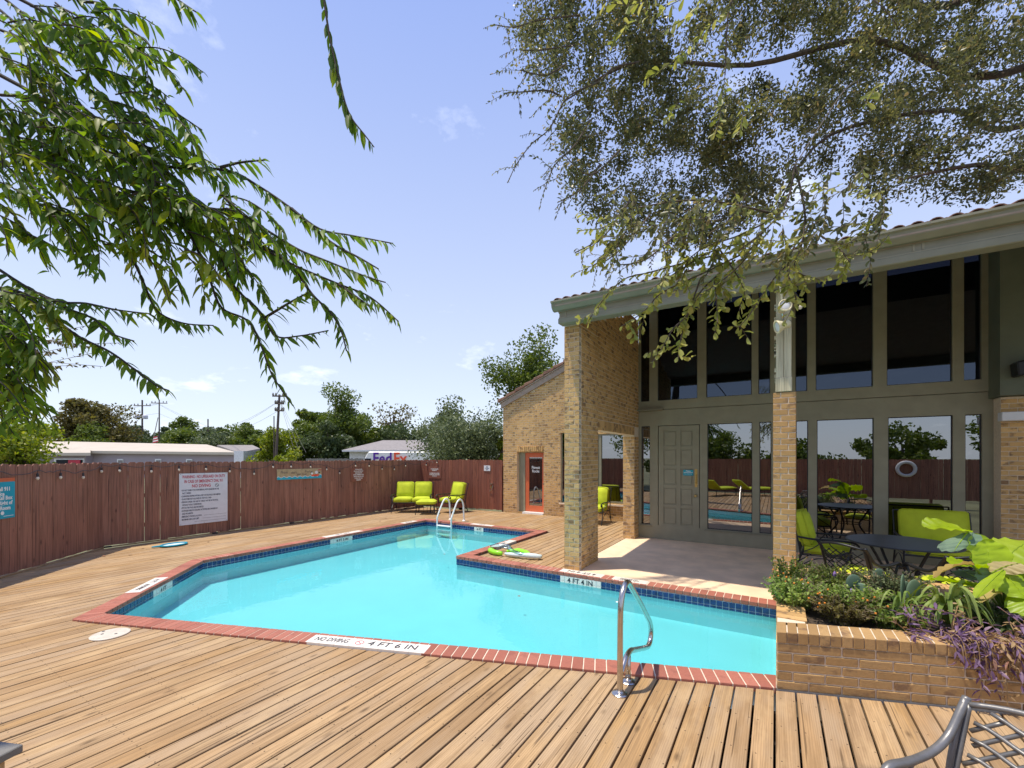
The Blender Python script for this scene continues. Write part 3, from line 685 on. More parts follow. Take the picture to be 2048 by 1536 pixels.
mb = MB(); mb.box(lt.x - .05, lt.x + .05, lt.y - .02, lt.y + .02, .93, .96); mb.tube([(lt.x - .1, lt.y, .68), (lt.x + .02, lt.y - .02, .74), (lt.x + .05, lt.y, .9)], .012, 6); mb.build('latch', M['steel'], gt_)
mb = MB(); mb.box(lt.x - .03, lt.x + .02, lt.y - .035, lt.y - .02, .80, .87); mb.build('padlock', M['brass'], gt_)
fb_ = thing('fence', 'picket fence closing the yard behind the camera, seen in the glass', 'fence', (-3, -5, 0)); 
pickets(fb_, Vector((8, -4.9)), Vector((-5.5, -4.9)), Vector((0, 1)), w_=0.145)
# sill board along the long fence
sb = thing('fence_sill', 'pale timber strip lying at the foot of the long fence', 'board', (FA.x, FA.y, 0))
for A_, B_, n_ in ((FA, FB, inC), (FD, FA, nA)):
    t2 = (B_ - A_).normalized(); a = A_ + Vector(n_).normalized() * .02
    mb = MB(); mb.obox((a.x, a.y, 0.001), (t2 * ((B_ - A_).length)).to_3d(), (Vector(n_).normalized() * .06).to_3d(), (0, 0, .022)); mb.build('board', M['deck'], sb)
# where sign planes sit
def fence_pt(A, B, n_, s, z, d=0.03):
    t2 = (B - A).normalized(); p = A + t2 * s + Vector(n_).normalized() * d; return Vector((p.x, p.y, z)), t2.to_3d(), Vector(n_).normalized().to_3d()
def sign_plate(name, label, A, B, n_, s0, s1, z0, z1, mat, xflip=1, d=0.034, th=0.006):
    p, t3, n3 = fence_pt(A, B, n_, s0, z0, d)
    r = thing(name, label, 'sign', tuple(p)); mb = MB(); mb.obox(p, t3 * (s1 - s0), n3 * th, (0, 0, z1 - z0)); mb.build('panel', M[mat], r, bevel=.001)
    def put(s, z, txt, size, mat='white', sx=1, align='CENTER', off=0.0):
        q, _, _ = fence_pt(A, B, n_, s, z, d + th + .0015); return text('lettering', txt, M[mat], size, q, t3 * xflip, r, sx=sx, align=align, off=off)
    return r, put, t3, n3
# warning sign: on the long fence
r, put, t3, n3 = sign_plate('warning_sign', 'large white pool rules sign with red warning heading on the long fence', FA, FB, inC, 1.33, 2.345, 0.285, 1.50, 'offwhite')
w0, w1 = 1.33, 2.345; wc = (w0 + w1) / 2
put(wc, 1.415, 'WARNING - NO LIFEGUARD ON DUTY', 0.098, 'red', 0.52, off=.002)
put(wc, 1.305, 'IN CASE OF EMERGENCY DIAL 911', 0.098, 'red', 0.54, off=.002)
put(wc - .06, 1.195, 'NO DIVING', 0.105, 'red', 0.72, off=.002)
q, _, _ = fence_pt(FA, FB, inC, wc + .27, 1.195, .044); nodiv(q, .038, n3, t3, 'black', r, .09)
for i, (b_, tx) in enumerate([(1, 'DO NOT SWIM IF YOU HAVE BEEN ILL WITH DIARRHEA IN THE'), (0, 'PAST 2 WEEKS'), (1, 'CHANGING DIAPERS WITHIN 6 FEET OF THE POOL IS PROHIBITED'),
        (1, 'GLASS ITEMS NOT ALLOWED IN THE POOL YARD'), (1, 'PERSONS UNDER THE AGE OF 14 MUST NOT BE IN THE POOL'), (0, 'WITHOUT ADULT SUPERVISION'), (1, 'PETS IN THE POOL ARE PROHIBITED'),
        (1, 'EXTENDED BREATH HOLDING ACTIVITIES ARE DANGEROUS'), (0, 'AND PROHIBITED'), (1, 'EMERGENCY PHONE LOCATION'), (1, 'MAXIMUM USER LOAD LIMIT')]):
    put(w0 + .035, 1.10 - i * .0685, ('\u2022 ' if b_ else '   ') + tx, 0.055, 'navy', 0.49, 'LEFT', off=.0008)
for z, s0, s1 in ((.478, .50, .98), (.41, .47, .98), (.345, .3, .98)):
    q, _, _ = fence_pt(FA, FB, inC, w0 + s0, z, .0415); mb = MB(); mb.obox(q, t3 * (s1 - s0), n3 * .001, (0, 0, .004)); mb.build('rule_line', M['navy'], r)
for s in (w0 + .03, wc, w1 - .03):
    for z in (1.48, .305):
        q, _, _ = fence_pt(FA, FB, inC, s, z, .040); mb = MB(); mb.lathe(q, [(.007, 0), (.005, .004)], 8, n3); mb.build('screw', M['blackmetal'], r)
# wooden painted sign
r, put, t3, n3 = sign_plate('wooden_sign', 'long tan wooden sign with painted waves and curly lettering on the long fence', FA, FB, inC, 3.57, 4.894, 1.25, 1.546, 'tansign', th=.018)
for k, (tx, ds, z) in enumerate([('Please', .20, 1.455), ("don't", .48, 1.44), ('pee in', .66, 1.395), ('our', .80, 1.39), ('Pool', .88, 1.46)]): put(3.57 + ds, z, tx, .10, 'polewood', .8)
vs = []; N_ = 40
q0, _, _ = fence_pt(FA, FB, inC, 3.57, 0, .054)
for i in range(N_ + 1):
    s = 1.324 * i / N_; p = q0 + t3 * s; vs.append((p.x, p.y, 1.252)); vs.append((p.x, p.y, 1.318 + .018 * math.sin(i * 1.35) + (.03 if i > 36 else 0)))
mb = MB(); mb.add(vs, [(2 * i, 2 * i + 2, 2 * i + 3, 2 * i + 1) for i in range(N_)]); mb.build('painted_waves', M['wave'], r)
mb = MB()
vs = [];
for i in range(N_ + 1):
    s = 1.324 * i / N_; p = q0 + t3 * s + n3 * .001; z = 1.318 + .018 * math.sin(i * 1.35) + (.03 if i > 36 else 0); vs.append((p.x, p.y, z - .004)); vs.append((p.x, p.y, z + .012))
mb.add(vs, [(2 * i, 2 * i + 2, 2 * i + 3, 2 * i + 1) for i in range(N_)]); mb.build('painted_foam', M['white'], r)
def disc(c, a, b_, mat, name, dz=0.002):
    mb = MB(); c = Vector(c) + n3 * dz; vs = [c + t3 * a * math.cos(t) + Vector((0, 0, 1)) * b_ * math.sin(t) for t in [2 * math.pi * i / 16 for i in range(16)]]
    mb.add(vs, [tuple(range(16))]); mb.build(name, M[mat], r)
for ds, z, a, b_, mt in ((1.13, 1.345, .13, .03, 'orangeprint'), (1.02, 1.40, .035, .035, 'white'), (1.00, 1.44, .04, .018, 'black'), (1.16, 1.43, .05, .045, 'white'), (1.25, 1.42, .03, .02, 'black'), (1.10, 1.36, .025, .02, 'white'), (1.26, 1.50, .06, .015, 'red')):
    disc(q0 + t3 * ds + Vector((0, 0, z)), a, b_, mt, 'painted_figure', .002 + ds * .001)
# brown signs
r, put, t3, n3 = sign_plate('brown_sign', 'brown sign with seven white text lines on the long fence', FA, FB, inC, 5.915, 6.506, 1.084, 1.53, 'brownsign')
for i, tx in enumerate(('YOU MAY ENTER', 'IF YOU HAVE BEEN AT', 'RISK SINCE ANY', 'HOTEL SWIMMING POOL', 'HOURS THIS POOL USE', 'IS ONLY FOR OUR', 'RESIDENTS')): put(6.21, 1.475 - i * .057, tx, .052, 'white', .68, off=.0015)
r, put, t3, n3 = sign_plate('brown_sign', 'brown sign with white text above the lime armchair', FB, FC, nC, .414, .987, 1.085, 1.524, 'brownsign')
for i, tx in enumerate(('PROHIBITED PERSONS', 'ADVISED NOT', '', 'NO PERSON WITH AN OPEN', 'WOUND SHALL BE ALLOWED', 'IN THE POOL')): put(.70, 1.43 - i * .052, tx, .05, 'white', .68, off=.0015)
r, put, t3, n3 = sign_plate('notice_sign', 'small cream notice screwed to the picket gate', FB, FC, nC, 2.827, 3.08, 1.395, 1.584, 'offwhite')
for z_, tx in ((1.54, 'SELF'), (1.49, 'CLOSING'), (1.44, 'GATE')): put(2.953, z_, tx, .048, 'navy', .8, off=.001)
# teal sign on the angled fence; seen only at its right part
r, put, t3, n3 = sign_plate('teal_sign', 'teal sign with orange strip and white text cut by the left picture edge', FD, FA, nA, 7 - 3.05, 7 - 2.03, .92, 1.50, 'teal')
L7 = 7 - 2.03
q, _, _ = fence_pt(FD, FA, nA, 7 - 3.05, 1.501, .034); mb = MB(); mb.obox(q, t3 * 1.02, n3 * .006, (0, 0, .06)); mb.build('orange_strip', M['orange'], r)
for tx, z in (('Call 911', 1.385), ('Office', 1.31), ('Call Box', 1.245), ('Right of', 1.165), ('Room', 1.085)):
    put(L7 - (.05 if tx in ('Call Box', 'Right of') else .08 if tx != 'Office' else .185), z, tx, .085, 'white', .85, 'RIGHT', off=.003)
q, _, _ = fence_pt(FD, FA, nA, L7 - .2, .955, .042); mb = MB(); mb.obox(q, t3 * .17, n3 * .001, (0, 0, .008)); mb.build('fine_print', M['white'], r)
disc(fence_pt(FD, FA, nA, L7 - .22, 1.01, .041)[0], .03, .03, 'white', 'emblem')

# string lights
sl_ = thing('string_lights', 'string of clear bulbs sagging along the fence top', 'string lights', (FA.x, FA.y, 1.6))
bul = [(0, FD, FA, nA, 7 - 1.632, 1.545), (0, FD, FA, nA, 7 - 1.146, 1.537), (0, FD, FA, nA, 7 - .60, 1.512), (0, FD, FA, nA, 7 - .10, 1.612)] + \
      [(1, FA, FB, inC, s, z) for s, z in ((.272, 1.616), (.809, 1.587), (1.32, 1.609), (1.866, 1.611), (2.389, 1.545), (2.97, 1.463), (3.462, 1.632), (3.962, 1.63), (4.544, 1.612), (5.058, 1.526), (5.501, 1.398), (6.082, 1.616), (6.606, 1.599), (7.142, 1.486), (7.677, 1.464), (8.199, 1.58))] + \
      [(2, FB, FC, nC, .337, 1.598), (2, FB, FC, nC, .828, 1.695)]
pts = [fence_pt(FD, FA, nA, 7 - 2.6, 1.72, .06)[0]]
for kx, A_, B_, n_, s, z in bul:
    p, t3, n3 = fence_pt(A_, B_, n_, s, z, .06)
    pts.append(Vector((p.x, p.y, min(1.74, z + .12)))); 
cab = []
for a, b_ in zip(pts[:-1], pts[1:]):
    for k in range(6):
        t = k / 6; q = a.lerp(b_, t); q.z -= 0.09 * 4 * t * (1 - t) * min(1, (b_ - a).length * 1.1) * random.choice([.5, 1, 1.2]) if k else 0; cab.append(q)
cab.append(pts[-1]); mb = MB(); mb.tube(cab, .006, 5); mb.build('cable', M['black'], sl_)
for i, (kx, A_, B_, n_, s, z) in enumerate(bul):
    p, t3, n3 = fence_pt(A_, B_, n_, s, z, .06); q = Vector((p.x, p.y, min(1.74, z + .12)))
    if i % 3: q = q
    mb = MB(); mb.tube([q, (p.x, p.y, z + .045)], .004, 5); mb.lathe((p.x, p.y, z + .008), [(.014, 0), (.017, .01), (.017, .05), (.010, .06)], 10); so_ = mb.build('socket', M['black'], sl_)
    mb = MB(); mb.lathe((p.x, p.y, z - .05), [(.004, 0), (.017, .008), (.025, .028), (.022, .045), (.012, .06)], 12); mb.build('bulb', M['bulb'], so_, smooth=True)
# hook hardware at fence foot
for s, lb_ in ((0.0, 'black square deck light at the bend of the fence'), (1.97, 'black square deck light below the warning sign'), (3.9, 'black square deck light below the wooden sign'), (8.1, 'black square deck light beside the lime loveseat')):
    p, t3, n3 = fence_pt(FA, FB, inC, s + .02, .0, .03)
    o = MB().obox((p.x, p.y, .002), t3 * .12, n3 * .07, (0, 0, .03)).build('ground_light', M['blackmetal'], bevel=.006); tag(o, lb_, 'deck light', 'black deck lights along the long fence')

# ------------------------------------------------------------------ brick pier, end wall, wing, facade
ZB = 4.085
pier = thing('brick_pier', 'tall square-cornered buff brick pier carrying the end of the eave', 'pier', (-2.915, 7.09, 0))
MB().box(-3.047, -2.787, 6.658, 7.525, 0.0, ZB).build('mortar_core', M['mortar'], pier)
bl = face_bricks((-3.053, 6.655, 0), (1, 0, 0), (0, -1, 0), 0.272, 0, ZB, L=.178, dep=.085)
for c, ux, uy, uz in bl: pass
bl2 = face_bricks((-2.784, 6.660, 0), (0, 1, 0), (1, 0, 0), 0.868, 0, ZB, L=.178, dep=.03, ends=(0.086, 0.086))
emit_bricks(pier, bl, M['brick'], 120); emit_bricks(pier, bl2, M['brick'], 175)
kind(MB().box(-3.056, -3.047, 6.66, 7.525, 0, ZB).build('side_bricks', M['brick'], pier), 'stuff')
# end wall with its opening
ew = thing('brick_end_wall', 'shaded brick end wall above the walk-through opening left of the glass front', 'wall', (-2.9, 9, 0))
mb = MB(); mb.box(-3.047, -2.787, 7.53, 10.44, 2.395, 4.55); mb.box(-3.047, -2.787, 9.90, 10.44, 0, 2.395); mb.box(-3.046, -2.788, 6.63, 7.529, ZB + .003, 4.30); mb.build('mortar_core', M['mortar'], ew); emit_bricks(ew, face_bricks((-2.785, 6.63, 0), (0, 1, 0), (1, 0, 0), .9, ZB + .01, 4.9, L=.178, dep=.03, top=lambda m: 4.13 + (6.63 + m - 6.5) * .33), M['brick'], 0)
nb = face_bricks((-2.784, 7.53, 0), (0, 1, 0), (1, 0, 0), 2.70, 2.39 + .19, 5.1, L=.178, dep=.03, top=lambda m: 4.1 + (7.53 + m - 6.5) * .33)
for k in range(int(2.37 / .0762)):   # soldier course over the opening
    nb.append((Vector((-2.796, 7.53 + .0762 * (k + .5), 2.39 + .09)), Vector((.034, 0, 0)), Vector((0, .066, 0)), Vector((0, 0, .178))))
emit_bricks(ew, nb, M['brick'], 200, key=lambda b: -abs(b[0].y - 7.5) - abs(b[0].z - 3) * .3)
nb = face_bricks((-3.05, 9.897, 0), (1, 0, 0), (0, -1, 0), .268, 0, 2.39, L=.178, dep=.05) + face_bricks((-2.784, 9.90, 0), (0, 1, 0), (1, 0, 0), .34, 0, 2.39, L=.178, dep=.03)
emit_bricks(ew, nb, M['brick'], 95)
# far wing with fitness door
wing = thing('brick_wing', 'buff brick wing with shed roof, orange door and clay tile rake', 'building', (-5.6, 12.5, 0))
def ztop(x): return 3.60 + (min(x, -4.4) + 8.01) * 0.433
holes = [(-7.45, -6.445, 0.02, 2.05), (-5.84, -5.68, .43, 2.66), (-4.60, -3.60, .48, 2.60)]
xs = sorted(set([-8.01, -2.9] + [h for q in holes for h in q[:2]]))
mb = MB()
for a, b_ in zip(xs[:-1], xs[1:]):
    hs = [q for q in holes if q[0] <= a + .001 and q[1] >= b_ - .001]
    z_ = -.02
    for q in hs:
        if q[2] > z_: mb.box(a, b_, 12.44, 12.66, z_, q[2])
        z_ = q[3]
    mb.add([(a, 12.44, z_), (b_, 12.44, z_), (b_, 12.66, z_), (a, 12.66, z_), (a, 12.44, ztop(a)), (b_, 12.44, ztop(b_)), (b_, 12.66, ztop(b_)), (a, 12.66, ztop(a))],
           [(0, 3, 2, 1), (4, 5, 6, 7), (0, 1, 5, 4), (1, 2, 6, 5), (2, 3, 7, 6), (3, 0, 4, 7)])
mb.add([(-8.01, 12.66, -.02), (-8.01, 19, -.02), (-8.01, 19, 3.6), (-8.01, 12.66, 3.6)], [(0, 1, 2, 3)])
mb.build('wall_core', M['mortar'], wing)
def sk(m, z, l):
    x = -8.01 + m
    return any(q[0] - l / 2 + .02 < x < q[1] + l / 2 - .02 and q[2] - .02 < z < q[3] + .02 for q in holes)
nb = face_bricks((-8.01, 12.44, 0), (1, 0, 0), (0, -1, 0), 5.0, -.02, 6.0, L=.19, dep=.03, gaps=[(q[0] + 8.01, q[1] + 8.01, q[2], q[3]) for q in holes], top=lambda m: min(5.0, ztop(-8.01 + m)))
emit_bricks(wing, nb, M['brick'], 0)
for q in (holes[0],):
    nb2 = [(Vector((q[0] + .038 + .0762 * k, 12.425, q[3] + .1)), Vector((.066, 0, 0)), Vector((0, .05, 0)), Vector((0, 0, .17))) for k in range(13)]
    emit_bricks(wing, nb2, M['brick'], 20)
# rake board and tiles
def rake(x0, x1, lo, hi, y0, y1, name, mat):
    mb = MB(); mb.prismy([(x0, ztop(x0) + lo), (x1, ztop(x1) + lo), (x1, ztop(x1) + hi), (x0, ztop(x0) + hi)], y0, y1); return mb.build(name, M[mat], wing)
rake(-8.05, -4.4, -.03, .15, 12.36, 12.44, 'rake_board', 'rake'); rake(-8.09, -4.4, .155, .20, 12.33, 12.44, 'rake_trim', 'rake')
kind(rake(-8.16, -4.4, .21, .25, 12.40, 19.0, 'roof_slab', 'rooftile'), 'structure')
for k in range(11):
    x0 = -8.16 + k * .352; sl = .433; x1 = x0 + .37
    mb = MB(); mb.prismy([(x0, ztop(x0) + .215), (x1, ztop(x1) + .19), (x1, ztop(x1) + .27), (x0, ztop(x0) + .32)], 12.30, 12.50); mb.build('roof_tile', M['rooftile'], wing, bevel=.012)
# wing door
dr = MB(); 
fx0, fx1 = -7.22, -6.46; yd = 12.60
for a in ((fx0, fx1, .06, .26), (fx0, fx1, 1.87, 2.03), (fx0, fx0 + .14, .26, 1.87), (fx1 - .12, fx1, .26, 1.87)): dr.box(a[0], a[1], yd, yd + .045, a[2], a[3])
door = dr.build('door', M['orange'], wing); MB().box(fx0 + .14, fx1 - .12, yd + .02, yd + .026, .26, 1.87).build('pane', M['glass'], door)
MB().lathe((fx1 - .05, yd - .002, 1.0), [(.012, 0), (.012, .03), (.026, .035), (.026, .055), (.01, .065)], 12, (0, -1, 0)).build('door_handle', M['blackmetal'], door)
mb = MB(); mb.box(-7.45, fx0, yd - .02, yd + .06, .02, 2.05); mb.box(fx0, -6.445, yd - .02, yd + .06, 2.03, 2.05); mb.build('door_frame', M['paint'], wing)
mb = MB(); mb.box(-7.22, -6.44, 12.38, 12.64, .0, .055); mb.build('threshold', M['white'], wing)
text('lettering', 'Fitness', M['white'], .13, ((fx0 + fx1) / 2 + .01, yd + .013, 1.53), (1, 0, 0), wing, sx=.85, off=.004); text('lettering', 'Rocks', M['white'], .13, ((fx0 + fx1) / 2 + .01, yd + .013, 1.41), (1, 0, 0), wing, sx=.85, off=.004)
mb = MB(); mb.box(-5.84, -5.68, 12.52, 12.6, .43, 2.66); mb.build('slit_panel', M['paint'], wing); MB().box(-5.80, -5.72, 12.505, 12.52, .46, 2.63).build('slit_window', M['glass'], wing)
MB().box(-5.88, -5.66, 12.40, 12.50, .39, .43).build('slit_sill', M['mortarlight'], wing)
# wing window
mb = MB()
for a in ((-4.60, -4.50, .48, 2.6), (-3.70, -3.6, .48, 2.6), (-4.50, -3.70, .48, .56), (-4.5, -3.7, 2.53, 2.6)): mb.box(a[0], a[1], 12.46, 12.54, a[2], a[3])
wf = mb.build('window', M['paintlight'], wing); MB().box(-4.5, -3.7, 12.50, 12.506, .56, 2.53).build('pane', M['glass'], wf)
MB().box(-4.62, -3.58, 12.38, 12.5, .43, .479).build('window_sill', M['mortarlight'], wing)
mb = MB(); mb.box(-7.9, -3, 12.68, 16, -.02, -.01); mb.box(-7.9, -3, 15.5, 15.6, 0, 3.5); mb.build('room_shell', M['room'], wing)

# main building: facade at y = 10.25
bld = thing('main_building', 'clubhouse front with olive frames, dark tall glass and deep tiled eave', 'building', (0, 10.3, 0))
YF = 10.25
cols = [(-2.72, -2.52), (-2.34, -1.44), (-1.29, -.43), (-.30, -.09), (.33, .53), (.67, 1.53), (1.73, 2.58), (2.73, 2.93)]
colu = [(-2.73, -2.53), (-2.345, -1.49), (-1.31, -.44), (-.32, -.11), (.32, .515), (.65, 1.515), (1.71, 2.57), (2.71, 2.92)]
def zroof(y): return 4.28 + (y - 6.45) * .33
ZT = zroof(YF) - .05
mb = MB()
# lower stage
def stage(colset, z0, z1, zb, zt, y0, y1):
    x = -2.78
    for a, b_ in colset:
        mb.box(x, a, y0, y1, zb, zt); x = b_
    mb.box(x, 6.0, y0, y1, zb, zt)
    for a, b_ in colset:
        if z0 > zb: mb.box(a, b_, y0, y1, zb, z0)
        if z1 < zt: mb.box(a, b_, y0, y1, z1, zt)
stage(cols, .315, 2.612, 0.0, 2.975, YF, YF + .12)
mb.build('frame', M['paint'], bld)
mb = MB(); stage(colu, 3.19, ZT - .1, 2.985, ZT, YF - .015, YF + .105); mb.build('upper_frame', M['paint'], bld)
MB().box(-2.78, -2.2, YF - .16, YF - .016, 2.965, 2.99).build('ledge', M['paintlight'], bld)
MB().box(-1.34, .6, YF - .03, YF, .285, .31).build('sill', M['paintlight'], bld); MB().box(-2.76, -2.47, YF - .03, YF, .275, .30).build('sill', M['paintlight'], bld); MB().box(.6, 3.0, YF - .03, YF, .285, .31).build('sill', M['paintlight'], bld)
def window(a, b_, z0, z1, y, gm_='glass'):
    mb = MB(); w_ = .014
    mb.box(a, a + w_, y, y + .03, z0, z1); mb.box(b_ - w_, b_, y, y + .03, z0, z1); mb.box(a + w_, b_ - w_, y, y + .03, z0, z0 + w_); mb.box(a + w_, b_ - w_, y, y + .03, z1 - w_, z1)
    o = mb.build('window', M['blackmetal'], bld); MB().box(a + w_, b_ - w_, y + .012, y + .018, z0 + w_, z1 - w_).build('pane', M[gm_], o)
for i, (a, b_) in enumerate(cols):
    if i == 1: continue
    window(a, b_, .315, 2.612, YF + .04)
for a, b_ in colu: window(a, b_, 3.19, ZT - .1, YF + .03, 'upperglass')
# main door: ten raised panels
dz0, dz1 = .03, 2.60; dx0, dx1 = -2.325, -1.455
mb = MB(); mb.box(dx0, dx1, YF + .03, YF + .07, dz0, dz1)
mainstile = [(dx0, dx0 + .11), (dx0 + .40, dx0 + .48), (dx1 - .13, dx1)]
for a, b_ in mainstile: mb.box(a, b_, YF + .008, YF + .03, dz0, dz1)
zz = [dz0, .33, .36]
pz = [(0.35, .74), (.80, 1.19), (1.25, 1.63), (1.69, 2.07), (2.13, 2.49)]
rails = [(dz0, pz[0][0])] + [(pz[i][1], pz[i + 1][0]) for i in range(4)] + [(pz[4][1], dz1)]
for a, b_ in rails:
    mb.box(dx0 + .11, dx0 + .40, YF + .010, YF + .03, a, b_); mb.box(dx0 + .48, dx1 - .13, YF + .010, YF + .03, a, b_)
md = mb.build('door', M['paint'], bld)
for a, b_ in pz:
    for x0, x1 in ((dx0 + .135, dx0 + .375), (dx0 + .505, dx1 - .155)): MB().box(x0, x1, YF + .018, YF + .03, a + .025, b_ - .025).build('door_panel', M['paint'], md, bevel=.006)
mb = MB(); mb.box(dx1 - .09, dx1 - .035, YF - .002, YF + .008, 1.22, 1.62); mb.tube([(dx1 - .06, YF - .002, 1.50), (dx1 - .06, YF - .05, 1.47), (dx1 - .06, YF - .05, 1.33), (dx1 - .06, YF - .002, 1.30)], .009, 8); mb.build('door_handle', M['brass'], md)
MB().lathe((dx1 - .065, YF + .005, 1.03), [(.03, 0), (.03, .006), (.012, .01), (.012, .03), (.03, .04), (.032, .055), (.02, .07)], 14, (0, -1, 0)).build('door_knob', M['brass'], md, smooth=True)
sgn = thing('door_sign', 'small teal plate with white text on the olive panelled door', 'sign', (-1.66, YF, 1.55)); MB().box(-1.785, -1.575, YF - .004, YF + .006, 1.475, 1.60).build('panel', M['teal'], sgn)
text('lettering', 'Please', M['white'], .04, (-1.68, YF - .006, 1.575), (1, 0, 0), sgn, off=.001); MB().box(-1.775, -1.585, YF - .006, YF - .004, 1.537, 1.547).build('rule_line', M['white'], sgn); text('lettering', 'Use Pool Key', M['white'], .03, (-1.68, YF - .006, 1.51), (1, 0, 0), sgn)
# interior
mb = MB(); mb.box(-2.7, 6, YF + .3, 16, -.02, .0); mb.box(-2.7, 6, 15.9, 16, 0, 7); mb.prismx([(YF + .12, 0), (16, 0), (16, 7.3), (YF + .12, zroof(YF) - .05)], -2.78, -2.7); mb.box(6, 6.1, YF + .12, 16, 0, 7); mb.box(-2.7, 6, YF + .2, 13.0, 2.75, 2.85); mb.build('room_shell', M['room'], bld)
# eave: beam, trims, gutter, soffit, roof
XE = -3.06
MB().box(XE, 6.2, 6.47, 6.60, ZB + .105, 4.295).build('fascia_beam', M['paintlight'], bld)
MB().box(XE - .01, 6.2, 6.435, 6.62, ZB, ZB + .09).build('beam_trim', M['paintlight'], bld, bevel=.01)
MB().box(XE, 6.2, 6.45, 6.61, ZB + .088, ZB + .107).build('beam_groove', M['paint'], bld)
prof = [(y_, z_ - .15) for y_, z_ in [(6.46, 4.44), (6.40, 4.44), (6.345, 4.49), (6.335, 4.545), (6.305, 4.56), (6.305, 4.585), (6.325, 4.585), (6.35, 4.575), (6.365, 4.50), (6.41, 4.47), (6.46, 4.47)]]
mb = MB(); mb.prismx(prof, XE - .08, 6.2); mb.prismx([(6.46, 4.29), (6.40, 4.29), (6.345, 4.34), (6.335, 4.395), (6.305, 4.41), (6.305, 4.435), (6.46, 4.435)], XE - .084, XE - .078); mb.build('gutter', M['paintlight'], bld)
for x_ in (-2.95, -2.4, 1.30, 1.38, -.9): MB().box(x_, x_ + .02, 6.462, 6.468, 4.20, 4.28).build('bracket', M['paint'], bld)
# soffit and roof
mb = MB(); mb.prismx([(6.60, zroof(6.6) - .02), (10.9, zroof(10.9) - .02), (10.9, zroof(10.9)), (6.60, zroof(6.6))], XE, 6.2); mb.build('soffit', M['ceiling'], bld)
mb = MB(); mb.prismx([(6.34, 4.35), (6.5, 4.27), (16.5, zroof(16.5)), (16.5, zroof(16.5) + .15), (6.34, 4.41)], XE - .02, 6.2); mb.build('roof_deck', M['rake'], bld)
# barrel tiles: eave course single, the rest joined
tpitch = .155; xk = XE - .05; cnt = int((6.2 - xk) / tpitch)
def barrel(x, y, L=.40, zb=None):
    mb = MB(); vs = []; seg = 6
    for j in range(2):
        yy = y + j * L; z = 4.410 + (yy - 6.34) * .33 + (.022 if j == 0 else 0.0); rr = .062 if j == 0 else .052
        for k in range(seg + 1):
            a = math.pi * k / seg; vs.append((x + rr * math.cos(a), yy, z + rr * .75 * math.sin(a)))
        for k in range(seg + 1):
            a = math.pi * k / seg; vs.append((x + (rr - .013) * math.cos(a), yy, z + (rr - .013) * .75 * math.sin(a)))
    m_ = seg + 1
    fs = [(k, k + 1, 2 * m_ + k + 1, 2 * m_ + k) for k in range(seg)] + [(k, m_ + k, m_ + k + 1, k + 1) for k in range(seg)]
    mb.add(vs, fs); return mb
rest = MB()
for row in range(14):
    for k in range(cnt):
        x_ = xk + (k + .5) * tpitch; b_ = barrel(x_, 6.31 + row * .33)
        if row == 0: b_.build('roof_tile', M['rooftile'], bld, smooth=False)
        else: rest.add(b_.v, b_.f)
kind(rest.build('upper_roof_tiles', M['rooftile'], bld), 'stuff')
# right-hand brick pier and timber panel above
rp = thing('brick_pier', 'shaded brick pier at the right picture edge beside the last narrow window', 'pier', (3.25, 10.1, 0))
MB().box(3.06, 3.60, 9.97, 10.24, 0, 2.85).build('mortar_core', M['mortar'], rp); emit_bricks(rp, face_bricks((3.055, 9.967, 0), (1, 0, 0), (0, -1, 0), .55, 0, 2.85, L=.19, dep=.05), M['brick'], 160)
MB().box(3.0, 6.0, 9.80, 10.235, 2.86, ZT).build('timber_panel', M['panelpaint'], bld)
o = MB().box(3.02, 3.75, 9.80, 9.96, 2.46, 2.60).build('wall_box', M['offwhite'], bevel=.01); tag(o, 'pale grey rectangular box fixed across the brick pier at the right edge', 'wall box')
o = MB(); o.obox((3.12, 9.55, 3.12), (.30, .05, .06), (0, .25, 0), (-.02, 0, .22)); o = o.build('wall_lamp', M['blackmetal'], bevel=.02); tag(o, 'dark boxy lamp hanging on the timber panel above the right brick pier', 'lamp')
# standing pillar with weathered post and floodlights
pl = thing('brick_pillar', 'slim golden brick pillar between the patio and the planter', 'pillar', (.09, 6.75, 0))
MB().box(-.033, .211, 6.628, 6.875, 0, 2.735).build('mortar_core', M['mortarlight'], pl)
emit_bricks(pl, face_bricks((-.039, 6.625, 0), (1, 0, 0), (0, -1, 0), .256, 0, 2.74, L=.17, dep=.085), M['brickgold'], 120)
kind(MB().box(-.039, -.033, 6.63, 6.87, 0, 2.735).box(.211, .217, 6.63, 6.87, 0, 2.735).build('side_bricks', M['brickgold'], pl), 'stuff')
po_ = thing('timber_post', 'weathered cream timber post standing on the golden brick pillar', 'post', (.08, 6.72, 2.78))
mb = MB(); mb.box(-.006, .078, 6.62, 6.78, 2.79, ZB); mb.box(.083, .165, 6.622, 6.78, 2.785, ZB); mb.build('post_planks', M['postwood'], po_, bevel=.004)
MB().box(-.012, .172, 6.612, 6.79, 2.745, 2.93).build('post_foot', M['postwood'], po_, bevel=.006)
mb = MB()
for k in range(26):
    z = random.uniform(2.85, 3.95); mb.box(-.025, -.006, 6.63, 6.70, z, z + random.uniform(.01, .03))
mb.build('flaking_paint', M['postwood'], po_)
def flood(name, label, c, ax, s=1.0):
    r = thing(name, label, 'floodlight', c); c = Vector(c); ax = Vector(ax).normalized()
    MB().lathe(c, [(.035 * s, -.10 * s), (.055 * s, -.08 * s), (.06 * s, 0), (.085 * s, .05 * s), (.088 * s, .07 * s), (.075 * s, .072 * s), (.07 * s, .05 * s)], 20, ax).build('shade', M['cream'], r, smooth=True)
    MB().lathe(c, [(.068 * s, .045 * s), (.068 * s, .055 * s), (.04 * s, .062 * s)], 18, ax).build('lens', M['white'], r, smooth=True)
    return r
